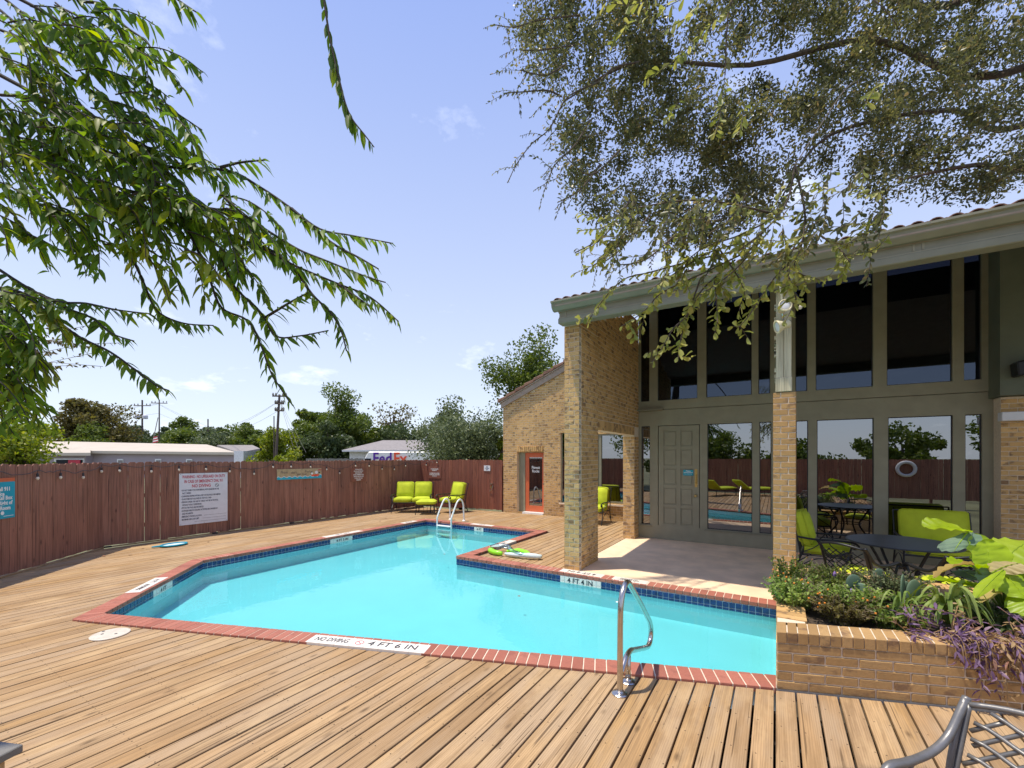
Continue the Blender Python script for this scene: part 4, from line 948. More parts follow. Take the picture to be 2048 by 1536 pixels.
f1 = flood('floodlight', 'upper cream bullet floodlight on the timber post, facing right', (.075, 6.44, 3.79), (.35, -.9, .12), .9)
MB().tube([(.06, 6.5, 3.80), (.07, 6.56, 3.72), (.07, 6.62, 3.68)], .012, 8).build('bracket', M['steel'], f1); MB().tube([(.03, 6.47, 4.12), (.05, 6.48, 4.0), (.06, 6.50, 3.84)], .012, 8).build('conduit', M['cream'], f1)
f2 = flood('floodlight', 'lower cream bullet floodlight on the timber post, tipped down left', (.06, 6.44, 3.56), (-.85, -.35, -.25), .95)
MB().tube([(.08, 6.48, 3.60), (.08, 6.56, 3.66), (.07, 6.62, 3.68)], .012, 8).build('bracket', M['steel'], f2)
hb = thing('hanging_bulb', 'single clear bulb hanging from the eave beside the timber post', 'bulb', (.26, 6.4, 3.75))
MB().tube([(.18, 6.42, 4.13), (.20, 6.41, 3.95), (.25, 6.40, 3.83)], .004, 5).build('cord', M['black'], hb); MB().lathe((.25, 6.40, 3.80), [(.013, -.02), (.014, .03)], 8).build('socket', M['black'], hb); MB().lathe((.25, 6.40, 3.72), [(.004, 0), (.02, .01), (.026, .03), (.014, .06)], 12).build('bulb', M['bulb'], hb, smooth=True)

# ------------------------------------------------------------------ planter
pt = thing('brick_planter', 'long raised brick planter with soldier-course rim, full of plants', 'planter', (1.2, 5.2, 0))
PL = 3.6; pn = Vector((pdir.y, -pdir.x)); p0 = Vector((0.0, 4.13)); hw = .472; hb_ = .378
A_ = p0; B_ = p0 + pdir * PL; inn_off = .25
mb = MB(); q = lambda v: (v.x, v.y)
a2 = p0 - pn * (-.006); 
core = [Vector((0.004, 4.137)), B_ - pn * .006, B_ - pn * .23, Vector((0.004, 4.137 + .245))]
mb.prism([q(v) for v in core], -.30, hw - .006)
mb.box(.006, .21, 4.34, 6.63, -.30, hw - .006)      # wall beside the pool
mb.box(.21, 3.6, 6.40, 6.63, -.30, hw - .006)
mb.build('mortar_core', M['mortar'], pt)
nb = face_bricks((p0.x, p0.y, 0), pdir.to_3d(), pn.to_3d(), PL, -.003, .380, L=.235, hgt=.0762, dep=.09)
nb = [(c + pn.to_3d() * .045 + Vector((0, .048, 0)), ux, Vector((0, -.096, 0)), uz) for c, ux, uy, uz in nb]
mesh_bricks(pt, nb, M['brickplanter'])
# rowlock rim, front
nb = []; p_ = .0785
for k in range(int(PL / p_)):
    c = p0 + pdir * (k + .5) * p_ + Vector((0, .128 - random.uniform(.006, .009))); nb.append((Vector((c.x, c.y, (hw + hb_) / 2)), (pdir * (p_ - .006)).to_3d(), Vector((0, -.26, 0)), Vector((0, 0, hw - hb_ - .004 + random.uniform(-.002, .002)))))
mesh_bricks(pt, nb, M['brickplanter'])
nb = []
for k in range(21): nb.append((Vector((.113, 4.47 + .0785 + k * .098, hw - .04)), Vector((.226, 0, 0)), Vector((0, .09, 0)), Vector((0, 0, .09))))
for k in range(34): nb.append((Vector((.275 + k * .098, 6.52, hw - .04)), Vector((.09, 0, 0)), Vector((0, .24, 0)), Vector((0, 0, .09))))
emit_bricks(pt, nb, M['brick'], 60)
emit_bricks(pt, face_bricks((.003, 4.2, 0), (0, 1, 0), (-1, 0, 0), 2.43, -.33, .378, L=.2, dep=.03) + face_bricks((.21, 6.40, 0), (1, 0, 0), (0, -1, 0), 3.4, .2, .378, L=.2, dep=.03), M['brick'], 130)
mb = MB(); sa = p0 - pn * .225; sb_ = B_ - pn * .225
mb.add([(.2, sa.y + .09, .40), (sb_.x, sb_.y, .40), (sb_.x, 6.42, .40), (.2, 6.42, .40)], [(0, 1, 2, 3)]); mb.build('soil', M['soil'], pt)

# ------------------------------------------------------------------ foliage helpers
def leaf_mesh(name, pos, dirs, nrm, length, width, fold=0.25, curl=0.15, prof=((.22, .72), (.48, 1.0), (.76, .62)), grav=0.0):
    """many folded, pointed leaves; arrays n x 3; length/width arrays"""
    n = len(pos); d = dirs / (np.linalg.norm(dirs, axis=1, keepdims=True) + 1e-9)
    s = np.cross(d, nrm); s /= (np.linalg.norm(s, axis=1, keepdims=True) + 1e-9); u = np.cross(s, d)
    L = length[:, None]; W = width[:, None]; g = np.array([[0, 0, -1.0]])
    v = np.empty((n, 11, 3)); v[:, 0] = pos
    for k, (t, w_) in enumerate(prof):
        c = pos + d * L * t - u * L * curl * t * t + g * L * grav * t * t
        v[:, 1 + 3 * k] = c; v[:, 2 + 3 * k] = c + s * W * .5 * w_ + u * W * fold * w_; v[:, 3 + 3 * k] = c - s * W * .5 * w_ + u * W * fold * w_
    v[:, 10] = pos + d * L - u * L * curl + g * L * grav
    tri = [[0, 1, 2], [0, 3, 1]]
    for k in range(2):
        a = 1 + 3 * k; b = a + 3; tri += [[a, b, a + 1], [a + 1, b, b + 1], [a, a + 2, b], [a + 2, b + 2, b]]
    tri += [[7, 10, 8], [7, 9, 10]]
    f = (np.array(tri)[None] + (np.arange(n) * 11)[:, None, None]).reshape(-1, 3)
    return np_mesh(name, v.reshape(-1, 3), f)
def leaf_small(name, pos, dirs, nrm, length, width, fold=0.2):
    """six-point leaves for crowns some metres away"""
    n = len(pos); d = dirs / (np.linalg.norm(dirs, axis=1, keepdims=True) + 1e-9)
    s = np.cross(d, nrm); s /= (np.linalg.norm(s, axis=1, keepdims=True) + 1e-9); u = np.cross(s, d); L = length[:, None]; W = width[:, None]
    v = np.empty((n, 6, 3)); v[:, 0] = pos
    v[:, 1] = pos + d * L * .32 + s * W * .42; v[:, 2] = pos + d * L * .32 - s * W * .42; v[:, 3] = pos + d * L * .74 + s * W * .46 + u * W * fold; v[:, 4] = pos + d * L * .74 - s * W * .46 + u * W * fold; v[:, 5] = pos + d * L
    tri = np.array([[0, 2, 1], [1, 2, 3], [2, 4, 3], [3, 4, 5]]); f = (tri[None] + (np.arange(n) * 6)[:, None, None]).reshape(-1, 3)
    return np_mesh(name, v.reshape(-1, 3), f)
def quad_mesh(name, pos, dirs, nrm, length, width):
    n = len(pos); d = dirs / (np.linalg.norm(dirs, axis=1, keepdims=True) + 1e-9)
    s = np.cross(d, nrm); s /= (np.linalg.norm(s, axis=1, keepdims=True) + 1e-9)
    L = length[:, None]; W = width[:, None]; v = np.empty((n, 4, 3))
    v[:, 0] = pos - d * L * .5; v[:, 1] = pos + s * W * .5; v[:, 2] = pos + d * L * .5; v[:, 3] = pos - s * W * .5
    tri = np.array([[0, 1, 2], [0, 2, 3]]); f = (tri[None] + (np.arange(n) * 4)[:, None, None]).reshape(-1, 3)
    return np_mesh(name, v.reshape(-1, 3), f)
def np_mesh(name, v, f):
    me = bpy.data.meshes.new(name); me.vertices.add(len(v)); me.vertices.foreach_set('co', v.astype(np.float32).ravel())
    me.loops.add(len(f) * 3); me.loops.foreach_set('vertex_index', f.astype(np.int32).ravel())
    me.polygons.add(len(f)); me.polygons.foreach_set('loop_start', (np.arange(len(f)) * 3).astype(np.int32)); me.polygons.foreach_set('loop_total', np.full(len(f), 3, np.int32))
    me.update(calc_edges=True); return me
def place(me, name, mat, root):
    me.materials.append(mat); o = bpy.data.objects.new(name, me); C.objects.link(o)
    if root is not None: o.parent = root; o.matrix_parent_inverse = inv(root)
    return o
rng = np.random.default_rng(5)
def unit(n):
    global rng
    a = rng.normal(size=(n, 3)); return a / np.linalg.norm(a, axis=1, keepdims=True)
def tree(label, base, height, width, mat, n=7000, leaf=.3, group=None, trunk_r=.18, crown_lo=.25, clumps=None, name='tree', sparse=1.0, depth=None, lean=(0, 0)):
    global rng
    keep_ = rng; rng = np.random.default_rng(zlib.crc32(label.encode()))
    base = Vector(base); r = thing(name, label, 'tree', tuple(base), group=group)
    cz = base.z + height * (crown_lo + 1) / 2; rz_ = height * (1 - crown_lo) / 2; rx = width / 2; ry = (depth or width) / 2
    nc = clumps or 26; cen = []
    for i in range(nc):
        d = unit(1)[0]; k = rng.uniform(.15, .84) ; cen.append(np.array([base.x + lean[0] + d[0] * rx * k, base.y + lean[1] + d[1] * ry * k, cz + d[2] * rz_ * k]))
    cen = np.array(cen); cr = rng.uniform(.16, .48, nc) * min(rx, rz_ * 1.2)
    idx = rng.integers(0, nc, n); off = unit(n) * (rng.uniform(0, 1, (n, 1)) ** .45) * cr[idx][:, None]; off[:, 2] *= .75
    pos = cen[idx] + off; nr = unit(n); nr[:, 2] += .8
    place(quad_mesh('crown', pos, unit(n), nr, rng.uniform(.7, 1.3, n) * leaf, rng.uniform(.4, .8, n) * leaf), 'crown', mat, r)
    mb = MB(); top = Vector((base.x + lean[0], base.y + lean[1], cz + rz_ * .3))
    mid = base.lerp(top, .45) + Vector((rng.uniform(-.2, .2), 0, 0))
    mb.tube([base - Vector((0, 0, .2)), mid, top], [trunk_r, trunk_r * .7, trunk_r * .25], 8); mb.build('trunk', M['bark'], r)
    mb = MB()
    for i in range(0, nc, max(1, nc // 12)):
        s = mid.lerp(top, rng.uniform(0, .8)); e = Vector(cen[i]); m_ = s.lerp(e, .5) + Vector((0, 0, -.06 * (e - s).length)); mb.tube([s, m_, e], [trunk_r * .35, trunk_r * .2, trunk_r * .06], 5)
    mb.build('limbs', M['bark'], r); rng = keep_; return r
def gp_(u, d, z=G0):
    p = P(u, 913, d); return (p.x, p.y, z)
def treepx(label, u0, u1, vtop, d, mat, vbot=900, **kw):
    """tree whose crown spans u0..u1 and reaches up to vtop at distance d"""
    z = H + (913 - vtop) / FPX * d; return tree(label, gp_((u0 + u1) / 2, d, -.6), z + .6, (u1 - u0) / FPX * d, M[mat], **kw)
far = 'trees beyond the fence'
treepx('olive-brown rounded tree rising behind the left end of the mauve building', 92, 262, 788, 60, 'leaf_olive', n=14000, leaf=.42, clumps=40, crown_lo=.05, group=far)
treepx('yellow-green bushy tree overhanging the left end of the fence', -70, 130, 795, 17, 'leaf_yellow', n=9000, leaf=.16, clumps=34, crown_lo=.05, group=far)
treepx('lighter green bush in front of the olive tree behind the roof', 140, 250, 842, 56, 'leaf_green', n=6000, leaf=.36, clumps=20, crown_lo=.05, group=far)
for i, (u0, u1, vt, d, mt, lb) in enumerate([(225, 300, 828, 95, 'leaf_dark', 'dark tree left of the transformer pole'), (285, 360, 842, 100, 'leaf_dark', 'low dark tree between the two utility poles'), (335, 420, 822, 98, 'leaf_green', 'broad green tree right of the second utility pole'),
        (335, 420, 838, 84, 'leaf_green', 'rounded green tree behind the flag'), (420, 500, 846, 70, 'leaf_green', 'green tree above the small grey-roofed house'), (395, 470, 832, 102, 'leaf_dark', 'dark tree behind the thin brown pole'), (440, 530, 842, 92, 'leaf_green', 'green tree at the right end of the far tree line'), (250, 480, 858, 86, 'leaf_dark', 'low dark hedge of trees behind the flat roof')]):
    treepx(lb, u0, u1, vt, d, mt, n=9000, leaf=.55, clumps=34, crown_lo=.0, group=far, depth=8)
treepx('tall narrow green tree between the leaning pole and the tallest tree', 585, 665, 812, 58, 'leaf_green', n=7000, leaf=.34, clumps=30, crown_lo=.0, group=far)
treepx('yellow-green brushy tree behind the leaning utility pole', 490, 600, 835, 46, 'leaf_yellow', n=7000, leaf=.30, clumps=24, crown_lo=.0, group=far)
treepx('mixed green tree between the pole and the tall tree', 555, 650, 828, 50, 'leaf_green', n=8000, leaf=.32, clumps=24, crown_lo=.0, group=far)
treepx('tallest green tree standing left of the white house', 608, 742, 770, 52, 'leaf_green', n=11000, leaf=.33, clumps=30, crown_lo=.12, group=far, trunk_r=.35)
treepx('dark green undergrowth tree left of the white house', 600, 720, 838, 48, 'leaf_dark', n=8000, leaf=.32, clumps=24, crown_lo=.0, group=far)
treepx('nearly bare tree with scattered leaves above the grey hip roof', 725, 850, 784, 62, 'leaf_olive', n=900, leaf=.42, clumps=30, crown_lo=.2, group=far, trunk_r=.4)
treepx('lower green tree behind the grey hip roof', 715, 840, 838, 60, 'leaf_green', n=8000, leaf=.38, clumps=24, crown_lo=.0, group=far)
treepx('green tree rising behind the big grey-green shrub', 820, 960, 792, 40, 'leaf_greygreen', n=7000, leaf=.28, clumps=26, crown_lo=.1, group=far)
treepx('huge rounded grey-green shrub over the fence corner', 822, 1050, 802, 21, 'leaf_greygreen', n=26000, leaf=.13, clumps=60, crown_lo=.02, group=far)
treepx('tall bright green tree behind the brick wing roof', 950, 1180, 655, 27, 'leaf_green', n=15000, leaf=.20, clumps=46, crown_lo=.30, group=far)
treepx('yellow-green saplings just left of the brick wing', 975, 1040, 800, 20, 'leaf_yellow', n=2500, leaf=.13, clumps=14, crown_lo=.1, group=far)
treepx('pale tufted grass clump above the fence by the wooden sign', 545, 610, 893, 14, 'leaf_yellow', n=700, leaf=.10, clumps=10, crown_lo=.6, group=far, trunk_r=.02)
for i, (u0, u1, vt, mt, lb) in enumerate([(225, 330, 850, 'leaf_dark', 'broad tree low behind the transformer pole'), (300, 400, 846, 'leaf_green', 'broad tree low behind the small flag'), (380, 480, 850, 'leaf_greygreen', 'grey-green tree low behind the brown pole'), (455, 560, 846, 'leaf_green', 'green tree filling the gap left of the leaning pole'),
        (590, 680, 800, 'leaf_green', 'wide green tree joined to the left side of the tallest tree'), (680, 780, 822, 'leaf_green', 'green tree filling the gap above the white house'), (745, 860, 832, 'leaf_dark', 'dark tree filling the gap left of the grey-green shrub'), (850, 1010, 820, 'leaf_greygreen', 'grey-green tree joining the big shrub to the brick wing')]):
    treepx(lb, u0, u1, vt, 66 if i < 4 else 56, M and mt, n=9000, leaf=.40, clumps=40, crown_lo=.0, group=far, depth=7)
# trees behind the camera: seen in the glass and the pool
bk = 'trees behind the camera'
for x_, y_, h_, w_, lb_ in ((-9, -12, 6.5, 7, 'tree outside the yard mirrored in the wing window'), (-3.5, -12, 4.6, 6, 'low tree mirrored in the glass right of the panelled door'), (1.5, -14, 3.7, 6, 'tree mirrored just left of the golden brick pillar'), (6.5, -14, 4.2, 7, 'tall tree mirrored in the wide pane right of the golden pillar'), (12, -12, 6.2, 7, 'tallest tree mirrored above the white ring buoy'), (-15, -8, 7, 7, 'tree mirrored in the orange door glass')):
    tree(lb_, (x_, y_, G0), h_, w_, M['leaf_green'], n=5000, leaf=.25, clumps=24, crown_lo=.1, group=bk)

# ------------------------------------------------------------------ near branches
def spline(pts, n=6):
    out = []; pts = [Vector(p) for p in pts]; m = len(pts)
    for i in range(m - 1):
        p0_, p1_, p2_, p3_ = pts[max(i - 1, 0)], pts[i], pts[i + 1], pts[min(i + 2, m - 1)]
        for k in range(n):
            t = k / n; out.append(.5 * ((2 * p1_) + (p2_ - p0_) * t + (2 * p0_ - 5 * p1_ + 4 * p2_ - p3_) * t * t + (3 * p1_ - p0_ - 3 * p2_ + p3_) * t ** 3))
    out.append(pts[-1]); return out
class Leafer:
    def __init__(s): s.p = []; s.d = []; s.n = []; s.l = []; s.w = []
    def along(s, path, spacing, L, W, droop=0.6, spread=1.0, start=0.0, jitter=.3, side2=True):
        acc = 0; k = 0; tot = sum((path[i + 1] - path[i]).length for i in range(len(path) - 1)); run = 0
        for i in range(len(path) - 1):
            a, b_ = path[i], path[i + 1]; sl_ = (b_ - a).length
            if sl_ < 1e-6: continue
            t3 = (b_ - a) / sl_; x = spacing - acc
            while x < sl_:
                q = a + t3 * x; frac = (run + x) / tot
                if frac > start:
                    sd = t3.cross(Vector((0, 0, 1)));
                    if sd.length < .1: sd = RT.copy()
                    sd.normalize(); sgn = 1 if k % 2 else -1
                    d = (t3 * .55 + sd * sgn * .65 * spread + Vector((0, 0, -droop)) + Vector(rng.normal(size=3) * jitter)).normalized()
                    s.p.append(q); s.d.append(d); s.n.append((Vector((0, 0, 1)) * .7 + Vector(rng.normal(size=3) * .5)).normalized())
                    sc = rng.uniform(.7, 1.15) * (1.0 if frac < .9 else .7); s.l.append(L * sc); s.w.append(W * sc * rng.uniform(.8, 1.1))
                k += 1; x += spacing * rng.uniform(.75, 1.25)
            acc = (acc + sl_) % spacing; run += sl_
    def mesh(s, name, fold=.22, curl=.12, grav=0.0, prof=((.22, .72), (.48, 1.0), (.76, .62))): return leaf_mesh(name, np.array([tuple(v) for v in s.p]), np.array([tuple(v) for v in s.d]), np.array([tuple(v) for v in s.n]), np.array(s.l), np.array(s.w), fold, curl, prof, grav)
# --- left tree
lt_ = thing('elm_tree', 'drooping small-leaved elm reaching in from the left over the deck', 'tree', (-4.3, -1.1, 0))
trunk = [(-4.3, -1.1, -.2), (-4.35, -1.0, 1.5), (-4.2, -.7, 3.2), (-4.0, -.3, 4.6), (-3.8, 0, 5.6)]
MB().tube(spline(trunk), [.26 - .0065 * i for i in range(25)], 12).build('trunk', M['bark'], lt_)
lf = Leafer(); tw = MB(); ly = Leafer()
def uvpath(pts, d0, d1): 
    m = len(pts); return spline([P(u, v, d0 + (d1 - d0) * i / (m - 1)) for i, (u, v) in enumerate(pts)], 5)
LB = [([(200, 300), (333, 333), (453, 341), (521, 375), (583, 417), (640, 458), (703, 471), (786, 487)], 2.1, 2.0),
      ([(583, 417), (661, 484), (719, 516), (757, 538)], 2.03, 1.95), ([(250, 380), (417, 417), (469, 422), (547, 469), (599, 500), (651, 521), (729, 552), (771, 565)], 2.1, 1.9),
      ([(300, 400), (432, 458), (521, 495), (589, 531), (677, 568), (740, 594), (797, 643)], 2.1, 1.95), ([(677, 568), (738, 612)], 1.95, 1.9),
      ([(500, 480), (573, 521), (625, 589), (661, 625), (682, 661), (693, 702)], 2.1, 2.0), ([(230, 350), (339, 406), (385, 479), (417, 552), (443, 615), (495, 641), (521, 688), (542, 745), (580, 805)], 2.1, 1.95),
      ([(400, 470), (443, 521), (469, 573), (521, 625), (552, 672), (599, 672), (657, 661)], 2.1, 2.05), ([(521, 641), (573, 609), (620, 583)], 2.1, 2.0),
      ([(200, 380), (229, 417), (250, 484), (286, 562), (313, 620), (365, 646), (427, 651)], 2.1, 2.1), ([(60, 580), (120, 604), (172, 607), (234, 620), (302, 628)], 2.1, 2.0),
      ([(0, 540), (52, 573), (130, 615), (182, 635), (224, 667), (268, 682)], 2.1, 2.0), ([(20, 590), (78, 615), (156, 672), (219, 703), (271, 740), (313, 771), (338, 781)], 2.05, 1.95),
      ([(130, -30), (156, 0), (208, 10), (250, 52), (292, 83), (323, 125), (370, 182)], 2.2, 2.1), ([(0, -10), (52, 31), (156, 104), (260, 182), (323, 208), (404, 260)], 2.2, 2.1),
      ([(100, 130), (208, 198), (292, 260), (365, 297), (432, 330)], 2.2, 2.1), ([(320, -40), (350, -5), (392, 24)], 2.0, 2.0), ([(440, 335), (480, 325), (530, 320)], 2.05, 2.05),
      ([(0, 60), (80, 90), (180, 130), (260, 160)], 2.3, 2.2), ([(0, 190), (100, 200), (200, 250), (290, 330)], 2.3, 2.1), ([(0, 300), (120, 320), (230, 380), (330, 470)], 2.3, 2.1), ([(0, 20), (60, 60), (160, 60), (230, 100), (300, 170)], 2.4, 2.2),
      ([(-20, 390), (60, 400), (110, 430), (170, 480), (180, 550)], 2.2, 2.1), ([(-20, 450), (60, 470), (120, 500)], 2.2, 2.1)]
for pts, d0, d1 in LB:
    pa = uvpath(pts, d0, d1); m_ = len(pa); tw.tube(pa, [.0065 * (1 - .75 * i / m_) + .0012 for i in range(m_)], 5); lf.along(pa, .0145, .072, .024, droop=.25, jitter=.2, start=.04)
# infill twigs in the thick part of the crown
dens = [(-60, 290, 0, 440, 56), (-60, 320, 180, 420, 52), (-115, 15, 565, 775, 60), (330, 480, 360, 480, 12), (60, 420, 330, 500, 36), (-40, 160, 0, 300, 26), (-60, 60, 850, 900, 0)]
for u0, u1, v0, v1, cnt in dens:
    for k in range(cnt):
        u, v = rng.uniform(u0, u1), rng.uniform(v0, v1); d = rng.uniform(1.85, 2.2); dd = rng.uniform(.8, 1.1)
        a = rng.uniform(-.2, 1.0); ln = rng.uniform(90, 170)
        pts = [(u, v), (u + ln * .35 * math.cos(a), v + ln * .35 * math.sin(a)), (u + ln * .7 * math.cos(a + .2), v + ln * .7 * math.sin(a + .2)), (u + ln * math.cos(a + .35), v + ln * math.sin(a + .35))]
        pa = uvpath(pts, d, d - .05); m_ = len(pa); tw.tube(pa, [.003 * (1 - .7 * i / m_) + .001 for i in range(m_)], 4)
        (ly if rng.random() < .16 else lf).along(pa, .019, .066, .024, droop=.3, jitter=.45)
# limbs that carry them
for pts in ([(-250, 180), (-60, 260), (120, 300), (230, 330)], [(-250, 60), (0, 150), (200, 280), (350, 400)], [(-200, 500), (-60, 560), (60, 590)], [(-200, -80), (0, -20), (150, 60)]):
    pa = uvpath(pts, 2.15, 2.1); m_ = len(pa); tw.tube(pa, [.010 * (1 - .7 * i / m_) + .002 for i in range(m_)], 7)
for q_, u, v, d in ((trunk[2], -250, 180, 2.15), (trunk[3], -250, 60, 2.15), (trunk[1], -200, 500, 2.15), (trunk[4], -200, -80, 2.15)):
    e = P(u, v, d); s_ = Vector(q_); tw.tube(spline([s_, s_.lerp(e, .5) + Vector((0, 0, .3)), e]), [.07 - .0055 * i for i in range(12)], 8)
tw.build('branches', M['barkdark'], lt_)
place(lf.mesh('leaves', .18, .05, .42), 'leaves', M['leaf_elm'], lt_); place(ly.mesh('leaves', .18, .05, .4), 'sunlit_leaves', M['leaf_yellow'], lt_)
# the single hanging spray comes from a limb passing over the camera
lf2 = Leafer(); tw2 = MB()
pa = uvpath([(640, -60), (648, 0), (657, 60), (668, 115), (680, 165), (692, 210), (706, 240), (728, 268), (748, 294)], 1.62, 1.55); m_ = len(pa)
tw2.tube(pa, [.0035 * (1 - .7 * i / m_) + .001 for i in range(m_)], 5); lf2.along(pa, .027, .078, .023, droop=1.5, spread=.7, jitter=.10)
lf2.along(pa[12:34], .026, .078, .025, droop=1.5, spread=.7, jitter=.12)
top = P(640, -60, 1.62); tw2.tube(spline([Vector(trunk[4]), Vector(trunk[4]).lerp(top, .6) + Vector((0, 0, .7)), top + Vector((0, 0, .15)), top]), [.03 - .0017 * i for i in range(16)], 6)
tw2.build('hanging_branch', M['barkdark'], lt_); place(lf2.mesh('leaves', .15, .08, .12), 'hanging_leaves', M['leaf_elm'], lt_)
# thin reddish twigs on the left
lf3 = Leafer(); tw3 = MB()
for k in range(16):
    u, v = rng.uniform(-20, 120), rng.uniform(660, 740); a = rng.uniform(-.25, .25); ln = rng.uniform(70, 130); pa = uvpath([(u, v), (u + ln * .5, v + ln * .5 * a), (u + ln, v + ln * a)], 2.4, 2.3)
    tw3.tube(pa, .0012, 4); lf3.along(pa, .03, .030, .012, jitter=.6)
tw3.build('bare_twigs', M['barklight'], lt_); place(lf3.mesh('leaves'), 'russet_leaves', M['leaf_olive'], lt_)

# --- right tree: live oak, trunk out of frame on the right
rt_ = thing('live_oak', 'large live oak spreading its crown over the roof and the planter', 'tree', (6.6, 4.9, 0))
otr = [(6.6, 4.9, -.2), (6.5, 5.0, 2.0), (6.2, 5.5, 4.2), (5.6, 6.4, 6.4), (4.9, 7.4, 8.0)]
MB().tube(spline(otr), [.34 - .008 * i for i in range(25)], 14).build('trunk', M['bark'], rt_)
ob = MB()
def limb(pts, r0, r1, seg=8):
    pa = spline(pts, 5); m_ = len(pa); ob.tube(pa, [r0 + (r1 - r0) * i / (m_ - 1) for i in range(m_)], seg)
o1 = P(1500, 130, 8.0); o2 = P(1300, 60, 8.0); 
limb([otr[3], P(2000, 150, 8.5), P(1750, 80, 8.2), P(1500, 130, 8.0), P(1277, 124, 7.8), P(1128, 203, 7.6)], .085, .010)
limb([otr[3], P(2050, 250, 8.6), P(1900, 220, 8.3), P(1660, 270, 8.0), P(1560, 400, 7.9)], .075, .012)
limb([otr[4], P(1900, 10, 8.8), P(1650, -60, 8.6), P(1400, -40, 8.4), P(1200, 40, 8.2)], .08, .012)
limb([otr[2], P(2100, 330, 7.5), P(1950, 330, 7.4), P(1800, 360, 7.3)], .09, .012)
# canopy of clumps; every clump well above the roof
def canopy(poly_u, cnt, leaf, mat, name, d0, d1, per, sp):
    cs = []
    for (u, v, d, r) in poly_u: cs.append((P(u, v, d), r))
    return cs
ccl = []
def inside(u, v):
    """outline of the oak crown in front of the sky"""
    lim = [(1040, 60, -200), (1090, 240, -200), (1140, 330, -200), (1200, 440, -200), (1300, 480, -200), (1420, 470, -200), (1520, 440, -200), (1650, 400, -200), (1780, 380, -200), (1900, 395, -200), (2150, 330, -200)]
    for (ua, va, _), (ub, vb, _) in zip(lim[:-1], lim[1:]):
        if ua <= u < ub: return v < va + (vb - va) * (u - ua) / (ub - ua)
    return False
random.seed(11)
while len(ccl) < 420:
    u, v = random.uniform(1040, 2150), random.uniform(-160, 480)
    if not inside(u, v): continue
    # a few open windows of sky
    if (abs(u - 1650) < 70 and abs(v - 330) < 60) or (abs(u - 1560) < 60 and abs(v - 130) < 40) or (abs(u - 1950) < 70 and abs(v - 275) < 30): 
        if random.random() < .85: continue
    d = random.uniform(7.2, 9.8); p_ = P(u, v, d)
    if p_.z < 4.75 + max(0, (p_.y - 6.3)) * .34 + .15 and p_.y > 6.0: continue
    ccl.append((p_, random.uniform(.25, .55)))
cen = np.array([tuple(c[0]) for c in ccl]); cr = np.array([c[1] for c in ccl]); n_ = 106000
idx = rng.integers(0, len(ccl), n_); pos = cen[idx] + unit(n_) * (rng.uniform(0, 1, (n_, 1)) ** .6) * cr[idx][:, None]
keep = pos[:, 2] > 4.65 + np.maximum(0, pos[:, 1] - 6.3) * .34; pos = pos[keep]; n_ = len(pos)
nr = unit(n_); nr[:, 2] += .9; dd_ = unit(n_); dd_[:, 2] -= .3
place(leaf_small('crown', pos, dd_, nr, rng.uniform(.052, .10, n_), rng.uniform(.026, .043, n_), .2), 'crown', M['leaf_oak'], rt_)
# small sprays linking clumps
lo_ = Leafer()
for i in range(260):
    c, r_ = ccl[rng.integers(0, len(ccl))]; a = Vector(unit(1)[0]); a.z = -abs(a.z) * .5; e = c + a.normalized() * rng.uniform(.3, .8)
    if e.z < 4.8 + max(0, e.y - 6.3) * .34: continue
    pa = spline([c, c.lerp(e, .5) + Vector((0, 0, .05)), e], 4); ob.tube(pa, .006, 4)
    lo_.along(pa, .035, .06, .026, droop=.3, jitter=.5)
# edge sprays on the left outline of the crown
EB = [([(1277, 124), (1227, 136), (1198, 163), (1153, 183), (1128, 203), (1099, 257), (1064, 287), (1034, 327), (1015, 366)], 6.2), ([(1123, 193), (1094, 181), (1054, 183), (1010, 186)], 6.2), ([(1160, 30), (1080, 40), (1030, 54), (992, 50)], 6.2),
      ([(1150, 90), (1080, 100), (1040, 100)], 6.2), ([(1180, 240), (1150, 290), (1110, 330), (1090, 378)], 6.2), ([(1200, 330), (1160, 380), (1115, 405)], 6.2), ([(1260, 400), (1210, 470), (1150, 505)], 6.1), ([(1300, 430), (1240, 500), (1190, 535)], 6.0), ([(1240, 300), (1180, 350), (1120, 300)], 6.2),
      ([(1130, 130), (1090, 150), (1040, 140)], 6.2), ([(1350, 470), (1290, 520), (1230, 530)], 5.9)]
for pts, d in EB:
    pa = uvpath(pts, d + .8, d); m_ = len(pa); ob.tube(pa, [.014 * (1 - .8 * i / m_) + .002 for i in range(m_)], 5); lo_.along(pa, .034, .065, .028, droop=.25, jitter=.45)
    for k in range(7):
        i = rng.integers(2, m_ - 1); s_ = pa[i]; e = s_ + RT * rng.uniform(-.5, .15) + Vector((0, 0, rng.uniform(-.4, .25))); pb = spline([s_, s_.lerp(e, .5) + Vector((0, 0, .04)), e], 4); ob.tube(pb, .003, 4); lo_.along(pb, .03, .06, .026, droop=.25, jitter=.45)
place(lo_.mesh('leaves'), 'spray_leaves', M['leaf_oak'], rt_)
